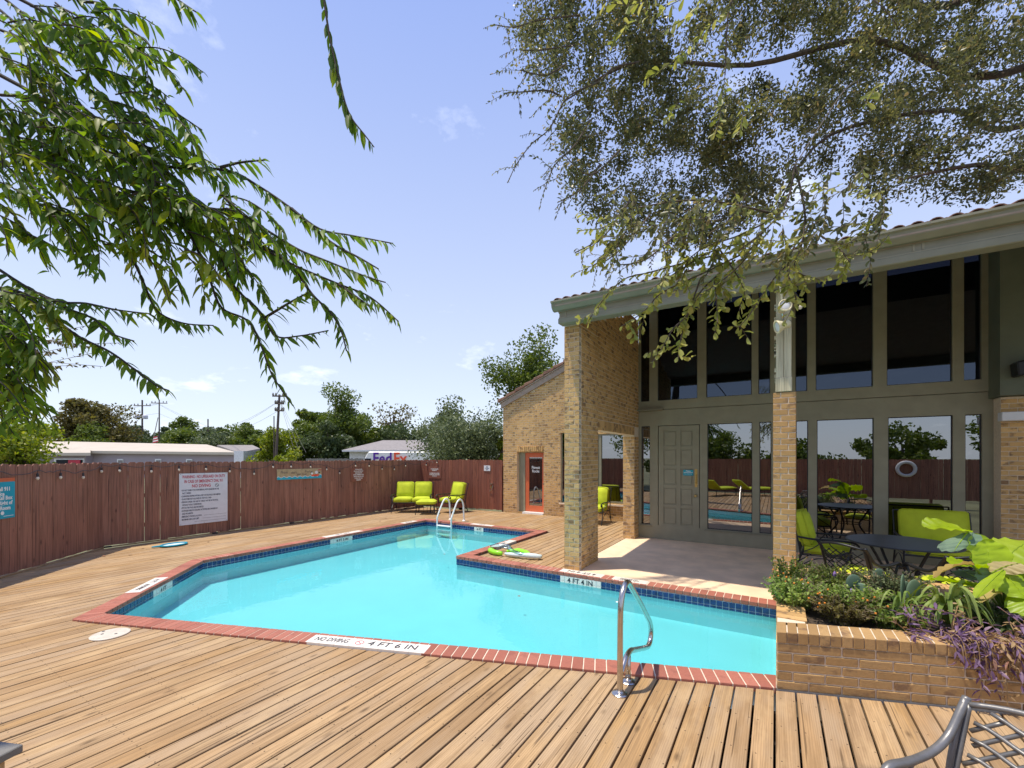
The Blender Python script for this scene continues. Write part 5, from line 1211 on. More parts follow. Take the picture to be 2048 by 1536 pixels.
# near, sunlit sprays hanging in front of the eave
ls_ = Leafer(); lm_ = Leafer(); nb_ = MB()
NB = [([(1480, 500), (1390, 520), (1302, 544), (1247, 559), (1203, 604), (1173, 648)], 0), ([(1500, 500), (1420, 540), (1326, 584), (1297, 614), (1267, 638), (1242, 653)], 0), ([(1470, 520), (1405, 579), (1376, 628), (1346, 658), (1326, 693), (1302, 728)], 0),
      ([(1400, 560), (1371, 643), (1361, 683), (1356, 718)], 0), ([(1430, 560), (1433, 600), (1435, 645)], 0), ([(1600, 500), (1560, 545), (1544, 562), (1515, 604), (1497, 633), (1477, 655)], 1), ([(1600, 470), (1575, 530), (1590, 590), (1598, 612)], 1),
      ([(1520, 480), (1430, 500), (1360, 540), (1300, 580)], 0), ([(1560, 430), (1480, 470), (1400, 500), (1340, 560)], 0), ([(1620, 440), (1600, 500), (1590, 540), (1640, 560)], 1), ([(1540, 460), (1470, 540), (1400, 590)], 0), ([(1640, 470), (1680, 500), (1700, 525)], 1), ([(1440, 500), (1480, 560), (1490, 590)], 1)]
for pts, k_ in NB:
    pa = uvpath(pts, 2.35, 2.2); m_ = len(pa); nb_.tube(pa, [.004 * (1 - .75 * i / m_) + .001 for i in range(m_)], 5); ls_.along(pa, .017, .050, .030, droop=.3, jitter=.5, start=.12)
    for k in range(4):
        i = rng.integers(4, m_ - 1); s_ = pa[i]; e = s_ + RT * rng.uniform(-.10, .08) + Vector((0, 0, rng.uniform(-.13, .0))); pb = spline([s_, s_.lerp(e, .5), e], 4); nb_.tube(pb, .0012, 4); ls_.along(pb, .017, .048, .029, droop=.3, jitter=.5)
for pts in ([(1460, 10), (1400, 70), (1350, 120), (1290, 160)], [(1380, -10), (1300, 30), (1240, 60), (1225, 95)], [(1450, 150), (1440, 230), (1430, 270)], [(1360, 200), (1340, 230), (1330, 240)], [(1490, 210), (1478, 270)], [(1760, 160), (1730, 210)], [(1320, -10), (1260, 10), (1200, 0)], [(1400, 0), (1380, 30), (1330, 60)]):
    pa = uvpath(pts, 2.4, 2.3); nb_.tube(pa, .0018, 5); ls_.along(pa, .020, .055, .026, droop=.3, jitter=.45)
# mid sprays, darker, filling between crown and eave
for k in range(95):
    u = rng.uniform(1200, 1780); v = rng.uniform(370, 500) if u < 1600 else rng.uniform(330, 470); d = rng.uniform(2.1, 2.4); a = rng.uniform(1.2, 3.0); ln = rng.uniform(50, 110)
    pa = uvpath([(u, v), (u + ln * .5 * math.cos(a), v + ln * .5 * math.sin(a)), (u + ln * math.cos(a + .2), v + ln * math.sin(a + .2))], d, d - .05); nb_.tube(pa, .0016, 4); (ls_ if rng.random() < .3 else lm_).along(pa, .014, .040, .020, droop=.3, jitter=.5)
for pts in ([(1590, 330), (1575, 400), (1540, 450), (1480, 500)], [(1640, -60), (1560, -50), (1500, -40), (1380, -10)], [(1590, 330), (1610, 430), (1600, 500)], [(1560, 430), (1400, 400), (1250, 420)], [(1500, -40), (1460, 10), (1450, 150)]):
    pa = uvpath(pts, 2.3, 2.2); m_ = len(pa); nb_.tube(pa, [.005 * (1 - .7 * i / m_) + .0012 for i in range(m_)], 6); lm_.along(pa, .016, .045, .024, droop=.3, jitter=.5)
for e_, f_ in ((P(1590, 330, 2.3), P(1720, 160, 8.1)), (P(1640, -60, 2.3), P(1800, 60, 8.2))):
    nb_.tube(spline([f_, f_.lerp(e_, .5) + Vector((0, 0, .12)), e_]), [.008 - .0005 * i for i in range(11)], 6)
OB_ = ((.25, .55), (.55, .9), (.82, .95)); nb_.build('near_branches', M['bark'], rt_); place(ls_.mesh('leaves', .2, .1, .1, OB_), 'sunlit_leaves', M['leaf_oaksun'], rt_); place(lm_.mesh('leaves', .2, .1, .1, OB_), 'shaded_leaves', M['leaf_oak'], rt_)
ob.build('branches', M['bark'], rt_)

# ------------------------------------------------------------------ background buildings, poles, van
lb = thing('long_building', 'long low mauve building with a pale flat roof beyond the left fence', 'building', gp_(250, 46))
def PB(u, v, d): return P(u, v, d)
def slab(pts, th, name, mat, root):
    mb = MB(); up = Vector((0, 0, -th)); n_ = len(pts); vs = [Vector(p) for p in pts] + [Vector(p) + up for p in pts]
    mb.add(vs, [tuple(range(n_)), tuple(range(2 * n_ - 1, n_ - 1, -1))] + [(i, n_ + i, n_ + (i + 1) % n_, (i + 1) % n_) for i in range(n_)]); return mb.build(name, M[mat], root)
dL = 46.0
def wallquad(u0, u1, vt, d, zb, name, mat, root, th=3.0):
    a, b_ = P(u0, vt, d), P(u1, vt, d); mb = MB(); mb.obox((a.x, a.y, zb), (b_.x - a.x, b_.y - a.y, 0), FW * th, (0, 0, a.z - zb)); return mb.build(name, M[mat], root)
wallquad(-150, 480, 905, 46, -.6, 'wall', 'stucco', lb, 7); wallquad(60, 172, 906, 45.2, -.6, 'wall', 'stucco', lb, 1)
slab([P(-160, 906.5, 44.6), P(181, 905.5, 44.6), P(181, 895, 46), P(-160, 895, 46)], .30, 'roof', 'roofpale', lb)
slab([P(179, 901.5, 45.6), P(472, 904.5, 45.6), P(414, 889, 53), P(140, 883, 53), P(-160, 885, 53)], .28, 'roof', 'roofpale', lb)
wallquad(468, 487, 902, 45, -.6, 'end_pier', 'whitewall', lb, 6)
for u in (240, 316, 378): 
    a = wallquad(u - 6, u + 6, 918, 45.92, .9, 'window', 'white', lb, .06); wallquad(u - 4, u + 4, 920.5, 45.85, .9, 'pane', 'roofgrey', a, .05)
a = wallquad(108, 168, 917, 45.1, .4, 'window', 'white', lb, .08); wallquad(112, 164, 919.5, 45.0, .4, 'pane', 'room', a, .05)
a = wallquad(136, 160, 920, 44.9, .6, 'red_sign', 'red', lb, .05)
g2 = thing('grey_roof_house', 'small house with low grey roof at the right end of the mauve building', 'house', gp_(480, 58))
wallquad(440, 515, 903, 58, -.6, 'wall', 'whitewall', g2, 6); slab([P(478, 905, 57), P(520, 897, 57), P(505, 890, 62), P(434, 890, 62)], .3, 'roof', 'roofgrey', g2)
wh = thing('white_house', 'white house with grey hip roof behind the delivery van', 'house', gp_(760, 44))
wallquad(699, 860, 900, 44, -.6, 'wall', 'whitewall', wh, 9)
mb = MB(); mb.add([P(684, 900, 43.2), P(900, 900, 43.2), P(880, 900, 54), P(700, 900, 54), P(766, 880.5, 48), P(840, 880.5, 48)], [(0, 1, 5, 4), (1, 2, 5), (2, 3, 4, 5), (3, 0, 4)]); mb.build('roof', M['roofgrey'], wh)
MB().obox(P(684, 900, 43.2) - Vector((0, 0, .16)), (P(900, 900, 43.2) - P(684, 900, 43.2)), FW * .1, (0, 0, .155)).build('fascia', M['whitewall'], wh)
wallquad(720, 728, 904, 43.95, .9, 'downpipe', 'whitewall', wh, .06)
# grey fence behind
gf = thing('fence', 'grey weathered fence beyond the red one, left of the white house', 'fence', gp_(650, 38))
a, b_ = P(612, 917, 38), P(730, 917, 38); cnt = 34
for k in range(cnt):
    s = a.lerp(b_, k / cnt); e = a.lerp(b_, (k + .9) / cnt); z = .2; mb = MB(); mb.obox((s.x, s.y, -.5), (e.x - s.x, e.y - s.y, 0), FW * .03, (0, 0, s.z + .5 + random.uniform(-.03, .04))); mb.build('picket', M['greywood'], gf)
# delivery van with lettering
vn = thing('delivery_van', 'white delivery van lettered in purple and orange beyond the fence', 'van', gp_(780, 30))
a, b_ = P(724, 903.5, 30), P(880, 903.5, 30); ln = (b_ - a).length; xd = (b_ - a).normalized()
mb = MB(); side = [(0.25, -.15), (ln, -.15), (ln, a.z + .35), (.45, a.z + .35), (.10, a.z - .25), (.0, a.z - .9), (.0, .2)]
o3 = Vector((a.x, a.y, 0)); vs = [o3 + xd * s + Vector((0, 0, z - .35)) for s, z in side] + [o3 + xd * s + Vector((0, 0, z - .35)) + FW * 2.1 for s, z in side]; n_ = len(side)
mb.add(vs, [tuple(range(n_)), tuple(range(2 * n_ - 1, n_ - 1, -1))] + [(i, n_ + i, n_ + (i + 1) % n_, (i + 1) % n_) for i in range(n_)]); mb.build('body', M['white'], vn, bevel=.04)
p1 = P(729, 917, 29.97); p2 = P(742, 917, 29.97); MB().obox((p1.x, p1.y, 1.2), (p2.x - p1.x, p2.y - p1.y, 0), FW * -.02, (0, 0, p1.z - 1.2)).build('side_window', M['room'], vn)
p1 = P(745, 906.5, 29.95); fs = 1.17
text('lettering', 'Fed', M['purple'], fs, (p1.x, p1.y, p1.z - .40), xd, vn, sx=.80, align='LEFT', off=.022, extrude=.01); p1 = P(786.5, 906.5, 29.95)
text('lettering', 'Ex', M['orangeprint'], fs, (p1.x, p1.y, p1.z - .40), xd, vn, sx=.80, align='LEFT', off=.022, extrude=.01)
for s in (.9, ln - 1.0):
    c = o3 + xd * s; MB().lathe((c.x - FW.x * .02, c.y - FW.y * .02, .05), [(.38, -.03), (.38, .2)], 20, FW).build('wheel', M['black'], vn)
# utility poles
def pole(name, label, u, vtop, d, r_=.14, arms=(), vfoot=None, lean=0):
    top = P(u, vtop, d); b0 = P(u + lean, 913, d); t_ = thing(name, label, 'utility pole', (b0.x, b0.y, -.6), group=None)
    MB().tube([(b0.x, b0.y, -.6), top], [r_, r_ * .7], 8).build('pole', M['polewood'], t_)
    for v, w_ in arms:
        a_ = P(u - w_, v, d - .1); c_ = P(u + w_, v + .5, d - .1); m2 = MB().tube([a_, c_], .07, 5); m2.build('crossarm', M['polewood'], t_)
        for k in (-1, -.55, .55, 1):
            q = P(u + w_ * k * .92, v - 1, d - .1); MB().lathe(q, [(.06, 0), (.09, .1), (.05, .2), (.03, .25)], 8).build('insulator', M['greywood'], t_)
    return t_
t1 = pole('utility_pole', 'utility pole with two grey transformers and one crossarm', 284.5, 800, 70, .16, [(811, 17)])
for u in (275, 290.5):
    q = P(u, 838, 69.8); MB().lathe(q, [(.30, 0), (.36, .1), (.36, .5), (.3, .62), (.1, .7)], 14).build('transformer', M['whitewall'], t1)
pole('utility_pole', 'slim utility pole with crossarm and guy wire beside the transformer pole', 318.5, 799, 74, .13, [(806, 16)])
pole('utility_pole', 'plain brown pole without crossarm among the far trees', 416, 838, 80, .16)
pole('utility_pole', 'closer leaning utility pole with three crossarms above the red fence', 559, 789, 38, .13, [(792, 14), (807, 9), (821, 9)], lean=-10)
pole('utility_pole', 'thin short pole just left of the leaning utility pole', 548, 832, 38, .06)
mb = MB()
for v0, v1, ua, ub, d0, d1 in ((868, 872, 150, 620, 72, 60), (875, 879, 150, 620, 72, 60), (882, 884, 150, 620, 72, 60)):
    pass
wr = thing('overhead_wires', 'thin overhead wires strung between the utility poles', 'wires', tuple(P(300, 860, 70)))
for va, vb, vc in ((811, 858, 868), (812, 864, 875), (830, 869, 880)):
    for (ua, xa, da), (ub, xb, db) in (((-60, vb, 68), (284, va, 70)), ((284, va, 70), (318, va - 4, 74)), ((318, va - 3, 74), (416, vb - 5, 80)), ((416, vb - 5, 80), (556, va - 8 if va < 820 else 822, 38))):
        A3, B3 = P(ua, xa, da), P(ub, xb, db); pts = [A3.lerp(B3, t) - Vector((0, 0, 4 * t * (1 - t) * (B3 - A3).length * .018)) for t in np.linspace(0, 1, 9)]
        MB().tube(pts, .012, 4).build('wire', M['black'], wr)
for u in (590, 600, 612): MB().tube([P(559, 800, 38), P(u, 905, 36)], .012, 4).build('wire', M['greywood'], wr)
fg = thing('flag', 'small red and white flag on a slanted pole above the flat roof', 'flag', tuple(P(308, 885, 50)))
MB().tube([P(305, 886, 50), P(316, 835, 50)], .04, 6).build('flagpole', M['greywood'], fg)
mb = MB(); 
for k in range(5):
    q = [P(313, 873 + 2.6 * k, 50), P(315.5 - k, 874 + 2.6 * k, 50)]; 
    a_ = P(306 + .2 * k, 886 - 2.4 * k, 49.9); b2 = P(316 - .4 * k, 884 - 2.4 * k, 49.9); mb2 = MB(); mb2.obox(a_, b2 - a_, FW * .02, (0, 0, .13)); mb2.build('stripe', M['red'] if k % 2 == 0 else M['white'], fg)

# ------------------------------------------------------------------ pool furniture
# handrail
hr = thing('pool_handrail', 'stainless steel figure-four handrail bolted to the deck edge', 'handrail', (-1.067, 3.385, 0))
def yz(pts, x): return spline([(x, y, z) for y, z in pts], 5)
pa = yz([(3.385, .01), (3.386, .30), (3.39, .60), (3.41, .72), (3.46, .80), (3.54, .845), (3.62, .83), (3.70, .77), (3.98, .555), (4.24, .345), (4.33, .27), (4.375, .20), (4.38, .13), (4.35, .075), (4.28, .05), (4.18, .07), (3.95, .145), (3.78, .20), (3.70, .228), (3.62, .235), (3.55, .225), (3.48, .19), (3.42, .155)], -1.067)
MB().tube(pa, .0235, 14).build('rail', M['steel'], hr, smooth=True)
MB().tube([(-1.067, 3.60, .0), (-1.067, 3.602, .225)], .0235, 14).build('rail', M['steel'], hr, smooth=True)
for y in (3.385, 3.602):
    fl_o = MB().lathe((-1.067, y, .0015), [(.064, 0), (.066, .006), (.058, .012), (.034, .02), (.026, .028)], 24).build('flange', M['steel'], hr, smooth=False)
    for a in range(3):
        t = a * 2.1 + .6; MB().lathe((-1.067 + .05 * math.cos(t), y + .05 * math.sin(t), .010), [(.006, 0), (.005, .004)], 8).build('screw', M['blackmetal'], fl_o)
# ladder
ld = thing('pool_ladder', 'white two-rail pool ladder at the far end of the pool', 'ladder', (-8.08, 9.6, 0))
for x_ in (-8.34, -7.82):
    pa = yz([(9.44, -.50), (9.44, -.2), (9.44, .12), (9.48, .22), (9.62, .46), (9.70, .58), (9.80, .65), (9.90, .63), (9.97, .54), (10.0, .40), (10.02, .02)], x_); MB().tube(pa, .024, 12).build('rail', M['white'], ld, smooth=True)
    MB().lathe((x_, 10.02, .001), [(.05, 0), (.05, .02), (.028, .04)], 18).build('flange', M['white'], ld)
for z in (-.10, -.34): MB().box(-8.33, -7.83, 9.385, 9.475, z, z + .035).build('tread', M['white'], ld, bevel=.008)
# skimmer lid
sk_ = thing('deck_hatch', 'round white skimmer hatch set in the deck by the near pool corner', 'hatch', (-6.012, 1.60, 0))
MB().lathe((-6.05, 1.72 - .06, .002), [(.165, 0), (.165, .008), (.155, .012), (.0, .0125)], 40).build('lid', M['hatch'], sk_)
for a in ((.06, .03), (-.05, -.05), (-.13, -.02)): MB().lathe((-6.05 + a[0], 1.66 + a[1], .0148), [(.014, 0), (.012, .001)], 10).build('finger_hole', M['black'], sk_)
# skimmer net head
nt_ = thing('skimmer_net', 'turquoise-rimmed skimmer net head lying flat on the deck by the fence', 'pool net', (-10.965, 4.033, 0))
c = Vector((-10.93, 4.03, .03)); ring = [c + Vector((math.cos(t) * .17, math.sin(t) * .23, 0)) for t in [2 * math.pi * k / 28 for k in range(28)]]
MB().tube(ring, .016, 8, closed=True).build('rim', M['ringblue'], nt_, smooth=True); MB().prism([(p.x, p.y) for p in ring], .018, .022).build('mesh', M['netpale'], nt_); MB().tube([c + Vector((-.02, -.23, 0)), c + Vector((-.05, -.37, 0))], [.02, .014], 8).build('handle', M['ringblue'], nt_)
# deflated float
fl2 = thing('pool_float', 'deflated lime green and clear plastic pool float on the deck corner', 'pool float', (-4.45, 7.0, 0))
def blob(name, mat, cx, cy, pts, z, root, rad):
    path = [Vector((cx + x, cy + y, z + dz)) for x, y, dz in pts]; pa = spline(path, 4); MB().tube(pa, [rad * (0.55 + .45 * math.sin(math.pi * (i + .5) / len(pa))) * random.uniform(.9, 1.1) for i in range(len(pa))], 10).build(name, M[mat], root, smooth=True)
M['limeplastic'] = plain('lime_plastic', (0.30, 0.78, 0.03), .25, var=.05, bmp=0)
blob('green_ring', 'limeplastic', -4.45, 6.98, [(-.38, .12, .02), (-.33, -.02, .03), (-.15, -.12, .03), (.0, -.1, .02)], .03, fl2, .055)
blob('green_ring', 'limeplastic', -4.35, 7.02, [(-.1, .02, .03), (.1, .1, .05), (.3, .08, .04), (.42, .0, .02)], .03, fl2, .05)
blob('clear_ring', 'clearplastic', -4.45, 6.95, [(-.38, .1, .07), (-.3, .22, .08), (-.1, .28, .07), (.0, .2, .05), (.2, .0, .05), (.4, -.05, .04), (.6, .02, .02)], .04, fl2, .05)
blob('clear_ring', 'netpale', -4.2, 6.95, [(-.2, -.05, .02), (.05, -.06, .03), (.3, -.02, .04), (.5, .05, .03), (.42, .12, .02)], .03, fl2, .045)

# cushions
def cushion_mesh(sx, sy, sz, puff=.03):
    bm = bmesh.new(); bmesh.ops.create_cube(bm, size=1); bmesh.ops.scale(bm, vec=(sx, sy, sz), verts=bm.verts)
    bmesh.ops.subdivide_edges(bm, edges=bm.edges[:], cuts=5, use_grid_fill=True)
    for v in bm.verts:
        fx, fy, fz = abs(v.co.x) / (sx / 2), abs(v.co.y) / (sy / 2), abs(v.co.z) / (sz / 2)
        th = min(sx, sy, sz)
        if sz == th: v.co.z *= 1 + puff / sz * 2 * (1 - fx ** 4) * (1 - fy ** 4) - .22 * max(fx, fy) ** 10; 
        if sy == th: v.co.y *= 1 + puff / sy * 2 * (1 - fx ** 4) * (1 - fz ** 4) - .22 * max(fx, fz) ** 10
        k = .03
        if fx > .99 and fy > .99: v.co.x *= 1 - k / sx; v.co.y *= 1 - k / sy
        if fx > .99 and fz > .99: v.co.x *= 1 - k / sx; v.co.z *= 1 - k / sz
        if fy > .99 and fz > .99: v.co.y *= 1 - k / sy; v.co.z *= 1 - k / sz
    me = bpy.data.meshes.new('cushion'); bm.to_mesh(me); bm.free(); me.shade_smooth(); me.materials.append(M['lime']); return me
def put_mesh(me, name, root, loc, rot=(0, 0, 0)):
    o = bpy.data.objects.new(name, me); C.objects.link(o); o.parent = root; o.location = loc; o.rotation_euler = rot; return o
def piping(sx, sy, sz):
    mb = MB(); a, b_, c_ = sx / 2 - .012, sy / 2 - .012, sz / 2 - .012
    pts = lambda s_: [(x, y, s_ * c_) for x, y in ((-a, -b_), (a, -b_), (a, b_), (-a, b_))] if sz < sy else [(x, s_ * b_, z) for x, z in ((-a, -c_), (a, -c_), (a, c_), (-a, c_))]
    for s_ in (-1, 1):
        q = [Vector(p) for p in pts(s_)]; out = []
        for i in range(4):
            p_, n_ = q[i], q[(i + 1) % 4]; d = (n_ - p_).normalized(); out += [p_ + d * .03, p_.lerp(n_, .5), n_ - d * .03]
        mb.tube(out, .006, 5, closed=True)
    me = mb.mesh('piping', smooth=True); me.materials.append(M['lime']); return me
def deep_seat(label, cat, loc, rz, n=1, w_=.62, group=None, metal='blackmetal'):
    """cushioned seat facing local -y; origin centre of the footprint"""
    r = thing('armchair' if cat == 'armchair' else 'loveseat', label, cat, loc, rz, group); Lc = Local(r); tw_ = w_ * n; hx = tw_ / 2 + .03
    sc = cushion_mesh(w_ - .02, .60, .14); bc = cushion_mesh(w_ - .03, .16, .56, .04); ps_ = piping(w_ - .02, .60, .14); pb_ = piping(w_ - .03, .16, .56)
    for i in range(n):
        x = -tw_ / 2 + w_ * (i + .5)
        a_ = put_mesh(sc, 'seat_cushion', r, (x, -.04, .43)); b_ = put_mesh(bc, 'back_cushion', r, (x, .27, .74), (R(-14), 0, 0)); put_mesh(ps_, 'piping', a_, (0, 0, 0)); put_mesh(pb_, 'piping', b_, (0, 0, 0))
    mb = MB(); mb.tube([(-hx, -.33, .345), (hx, -.33, .345), (hx, .30, .345), (-hx, .30, .345)], .014, 8, closed=True)
    for k in range(int(tw_ / .12)): x = -hx + .1 + k * .12; mb.tube([(x, -.33, .345), (x, .30, .345)], .006, 5)
    Lc.add(mb, 'seat_frame', M[metal])
    for s in (-1, 1):
        mb = MB(); mb.tube(spline([(s * hx, -.40, .0), (s * hx, -.34, .18), (s * hx, -.32, .36), (s * hx, -.34, .52), (s * hx, -.38, .57)]), .013, 8); Lc.add(mb, 'leg', M[metal])
        mb = MB(); mb.tube(spline([(s * hx, .42, .0), (s * hx, .34, .2), (s * hx, .30, .36), (s * hx, .36, .7), (s * hx, .44, .98)]), .013, 8); Lc.add(mb, 'leg', M[metal])
        mb = MB(); mb.tube(spline([(s * hx, .33, .62), (s * hx, .1, .60), (s * hx, -.15, .61), (s * hx, -.36, .60), (s * hx, -.43, .55), (s * hx, -.38, .51), (s * hx, -.33, .55)]), .016, 8); mb.tube(spline([(s * hx, -.30, .37), (s * hx, -.12, .50), (s * hx, -.05, .6)]), .008, 6); mb.tube(spline([(s * hx, .3, .37), (s * hx, .12, .47), (s * hx, .0, .6)]), .008, 6); Lc.add(mb, 'armrest', M[metal])
        mb = MB(); mb.tube(spline([(s * hx, -.36, .1), (s * hx, -.15, .27), (s * hx, 0, .31), (s * hx, .15, .27), (s * hx, .37, .1)]), .009, 6); Lc.add(mb, 'stretcher', M[metal])
    mb = MB(); mb.tube([(-hx, .44, .98), (hx, .44, .98)], .012, 8)
    for k in range(int(tw_ / .1)): x = -hx + .08 + k * .1; mb.tube([(x, .31, .38), (x, .42, .93)], .006, 5)
    Lc.add(mb, 'back_frame', M[metal]); return r
def face(f): return math.atan2(f[1], f[0]) + math.pi / 2   # turn local -y to f
f = Vector((.55, -.83)).normalized()
lc = Vector((-10.42, 10.48)) - f * .38
deep_seat('two-seat lime loveseat with dark metal frame in the fence corner', 'loveseat', (lc.x, lc.y, 0), face(f), 2, .62)
f2_ = Vector((-.2, -.98)).normalized(); deep_seat('lime armchair angled inwards in front of the picket gate', 'armchair', (-9.42, 11.42, 0), face(f2_), 1, .62, group='lime armchairs')
deep_seat('lime armchair half hidden behind the tall brick pier', 'armchair', (-4.42, 11.70, 0), 0, 1, .62, group='lime armchairs')
deep_seat('lime armchair turned sideways behind the golden brick pillar', 'armchair', (.66, 8.55, 0), face((1, -.12)), 1, .62, group='lime armchairs')
deep_seat('wide single-cushion lime loveseat behind the round table, against the dark glass', 'loveseat', (2.19, 9.38, 0), 0, 1, .88)
# ottoman
ot = thing('ottoman', 'lime cushioned footstool in front of the corner loveseat', 'ottoman', (-9.72 - f.x * .28, 10.42 - f.y * .28, 0), face(f)); Lc = Local(ot)
put_mesh(cushion_mesh(.64, .54, .14), 'cushion', ot, (0, 0, .39)); mb = MB(); mb.tube([(-.3, -.25, .31), (.3, -.25, .31), (.3, .25, .31), (-.3, .25, .31)], .013, 8, closed=True); mb.tube([(-.3, -.25, .08), (.3, -.25, .08), (.3, .25, .08), (-.3, .25, .08)], .008, 6, closed=True)
for k in range(1, 5): mb.tube([(-.3 + .12 * k, -.25, .08), (-.3 + .12 * k, -.25, .31)], .006, 5)
Lc.add(mb, 'frame', M['blackmetal'])
for sx in (-.3, .3):
    for sy in (-.25, .25): Lc.add(MB().tube(spline([(sx * 1.08, sy * 1.08, 0), (sx, sy, .15), (sx, sy, .31)]), .013, 7), 'leg', M['blackmetal'])
# lattice chairs
def lattice_chair(label, loc, rz, metal, cushion=True, group=None, R_=1.0, fine=1):
    r = thing('lattice_chair', label, 'chair', loc, rz, group); Lc = Local(r)
    hw_ = .27; zt_, zb_ = .90, .47
    def B(x, z):   # curved, reclined back surface
        return Vector((x, .24 + .16 * (z - .45) / .45 - .09 * (1 - (abs(x) / hw_) ** 2) * -1 * .6, z))
    def top_z(x): return zt_ + .05 * math.cos(x / hw_ * math.pi / 2)
    mb = MB(); mb.tube(spline([B(-hw_, zb_), B(-hw_, .7), B(-hw_, zt_)], 4), .016, 8); mb.tube(spline([B(hw_, zb_), B(hw_, .7), B(hw_, zt_)], 4), .016, 8)
    mb.tube([B(x, top_z(x)) for x in np.linspace(-hw_, hw_, 13)], .018, 8); mb.tube([B(x, zb_) for x in np.linspace(-hw_, hw_, 9)], .014, 8); Lc.add(mb, 'back_frame', M[metal], smooth=True)
    ns = 6 if fine else 8; sp = .62
    for sgn in (-1, 1):
        for k in range(-ns - 6, ns * 2 + 6):
            slp = (.95 if fine else .9) if sgn > 0 or not fine else .22
            # diagonal slat z = zb + (x*sgn - x0)*slope
            x0 = -hw_ + k * .095; pts = []; zo = 0.0
            if fine and sgn < 0: x0 = -hw_; zo = k * .088 - .02
            for t in np.linspace(0, 1, 12):
                xx = x0 + t * (.56 if fine and sgn < 0 else .42); zz = zb_ + zo + t * .42 * slp + (.018 * math.sin(t * 9) if fine and sgn < 0 else 0)
                xs_ = xx * sgn
                if -hw_ + .008 < xs_ < hw_ - .008 and zb_ < zz < top_z(xs_) - .01: pts.append(B(xs_, zz) + Vector((0, .006 * sgn, 0)))
            if len(pts) >= 2: Lc.add(MB().tube(pts, .0125 if fine else .007, 6), 'slat', M[metal], smooth=True)
    for s in (-1, 1):
        x = s * (hw_ + .018)
        mb = MB(); mb.tube(spline([(x, .42, .93), (x, .36, .86), (x * 1.02, .26, .73), (x * 1.03, .12, .665), (x * 1.03, -.08, .655), (x * 1.03, -.22, .67), (x * 1.03, -.27, .655), (x * 1.03, -.285, .62), (x * 1.03, -.262, .60)], 5), [.022] * 20 + [.024] * 12 + [.030] * 9, 10); Lc.add(mb, 'armrest', M[metal], smooth=True)
        mb = MB(); mb.tube(spline([(x * 1.03, -.25, .64), (x * 1.0, -.21, .50), (x, -.22, .3), (x, -.27, 0)], 4), .016, 8); mb.tube(spline([(x, -.22, .52), (x, -.12, .60), (x, -.05, .655)], 4), .009, 6); Lc.add(mb, 'leg', M[metal], smooth=True)
        mb = MB(); mb.tube(spline([(x, .40, .93), (x, .30, .70), (x, .24, .44), (x, .29, .2), (x, .37, 0)], 4), .017, 8); Lc.add(mb, 'leg', M[metal], smooth=True)
    mb = MB(); mb.tube([(-hw_, -.22, .42), (hw_, -.22, .42), (hw_, .24, .42), (-hw_, .24, .42)], .014, 8, closed=True)
    for k in range(9): mb.tube([(-hw_ + .06 * k + .03, -.22, .42), (-hw_ + .06 * k + .03, .24, .42)], .005, 5)
    Lc.add(mb, 'seat_frame', M[metal])
    if cushion: put_mesh(cushion_mesh(.50, .46, .09), 'seat_cushion', r, (0, .0, .475))
    return r
CH = lattice_chair('grey cast metal chair with lattice back cut by the bottom right corner', (.75, 2.50, 0), 5.60, 'alu', cushion=False); CH.scale = (.84, .84, .79)
g_ = 'black lattice dining chairs'
def tw_to(c, t): return face((t[0] - c[0], t[1] - c[1]))
tc_ = (1.45, 7.75)
for c, lb_ in (((.92, 7.05), 'black lattice-back dining chair on the left of the round table'), ((1.72, 6.98), 'black lattice-back dining chair between the round table and the big lime leaves')):
    lattice_chair(lb_, (c[0], c[1], 0), tw_to(c, tc_), 'blackmetal', True, g_, fine=0).scale = (.95, .95, .86)
tb = thing('round_table', 'round dark metal patio table behind the planter', 'table', (tc_[0], tc_[1], 0)); Lc = Local(tb)
Lc.add(MB().lathe((0, 0, .715), [(.54, 0), (.60, .004), (.61, .014), (.60, .024), (.54, .026)], 48), 'tabletop', M['tabletop'])
for k in range(4):
    a = k * math.pi / 2 + .5; Lc.add(MB().tube(spline([(.42 * math.cos(a), .42 * math.sin(a), .71), (.3 * math.cos(a), .3 * math.sin(a), .5), (.22 * math.cos(a), .22 * math.sin(a), .3), (.42 * math.cos(a), .42 * math.sin(a), 0)]), .018, 8), 'leg', M['blackmetal'], smooth=True)
Lc.add(MB().tube([(.24 * math.cos(t), .24 * math.sin(t), .33) for t in [2 * math.pi * k / 20 for k in range(20)]], .008, 6, closed=True), 'stretcher', M['blackmetal'])
# grey-topped box in the lower left corner
bx = thing('side_table', 'square grey-topped wooden side table cut by the lower left corner', 'side table', (-3.3, .25, 0))
c0 = P(47, 1488, 1.94); 
ang = R(200); ux = (P(-60, 1478, 1.99) - c0); ux.z = 0; ux.normalize(); uy = Vector((-ux.y, ux.x, 0)); 
if uy.dot(FW) > 0: uy = -uy
zt_ = c0.z
MB().obox((c0.x, c0.y, zt_ - .035), ux * .5, uy * .5, (0, 0, .035)).build('tabletop', M['greywood'], bx, bevel=.004)
q = c0 + ux * .04 + uy * .04; MB().obox((q.x, q.y, .0), ux * .42, uy * .42, (0, 0, zt_ - .04)).build('base', M['deck'], bx)
q = c0 + ux * .10 + uy * .10; MB().obox((q.x, q.y, zt_), ux * .12, uy * .03, (0, 0, .004)).build('handle_slot', M['black'], bx)
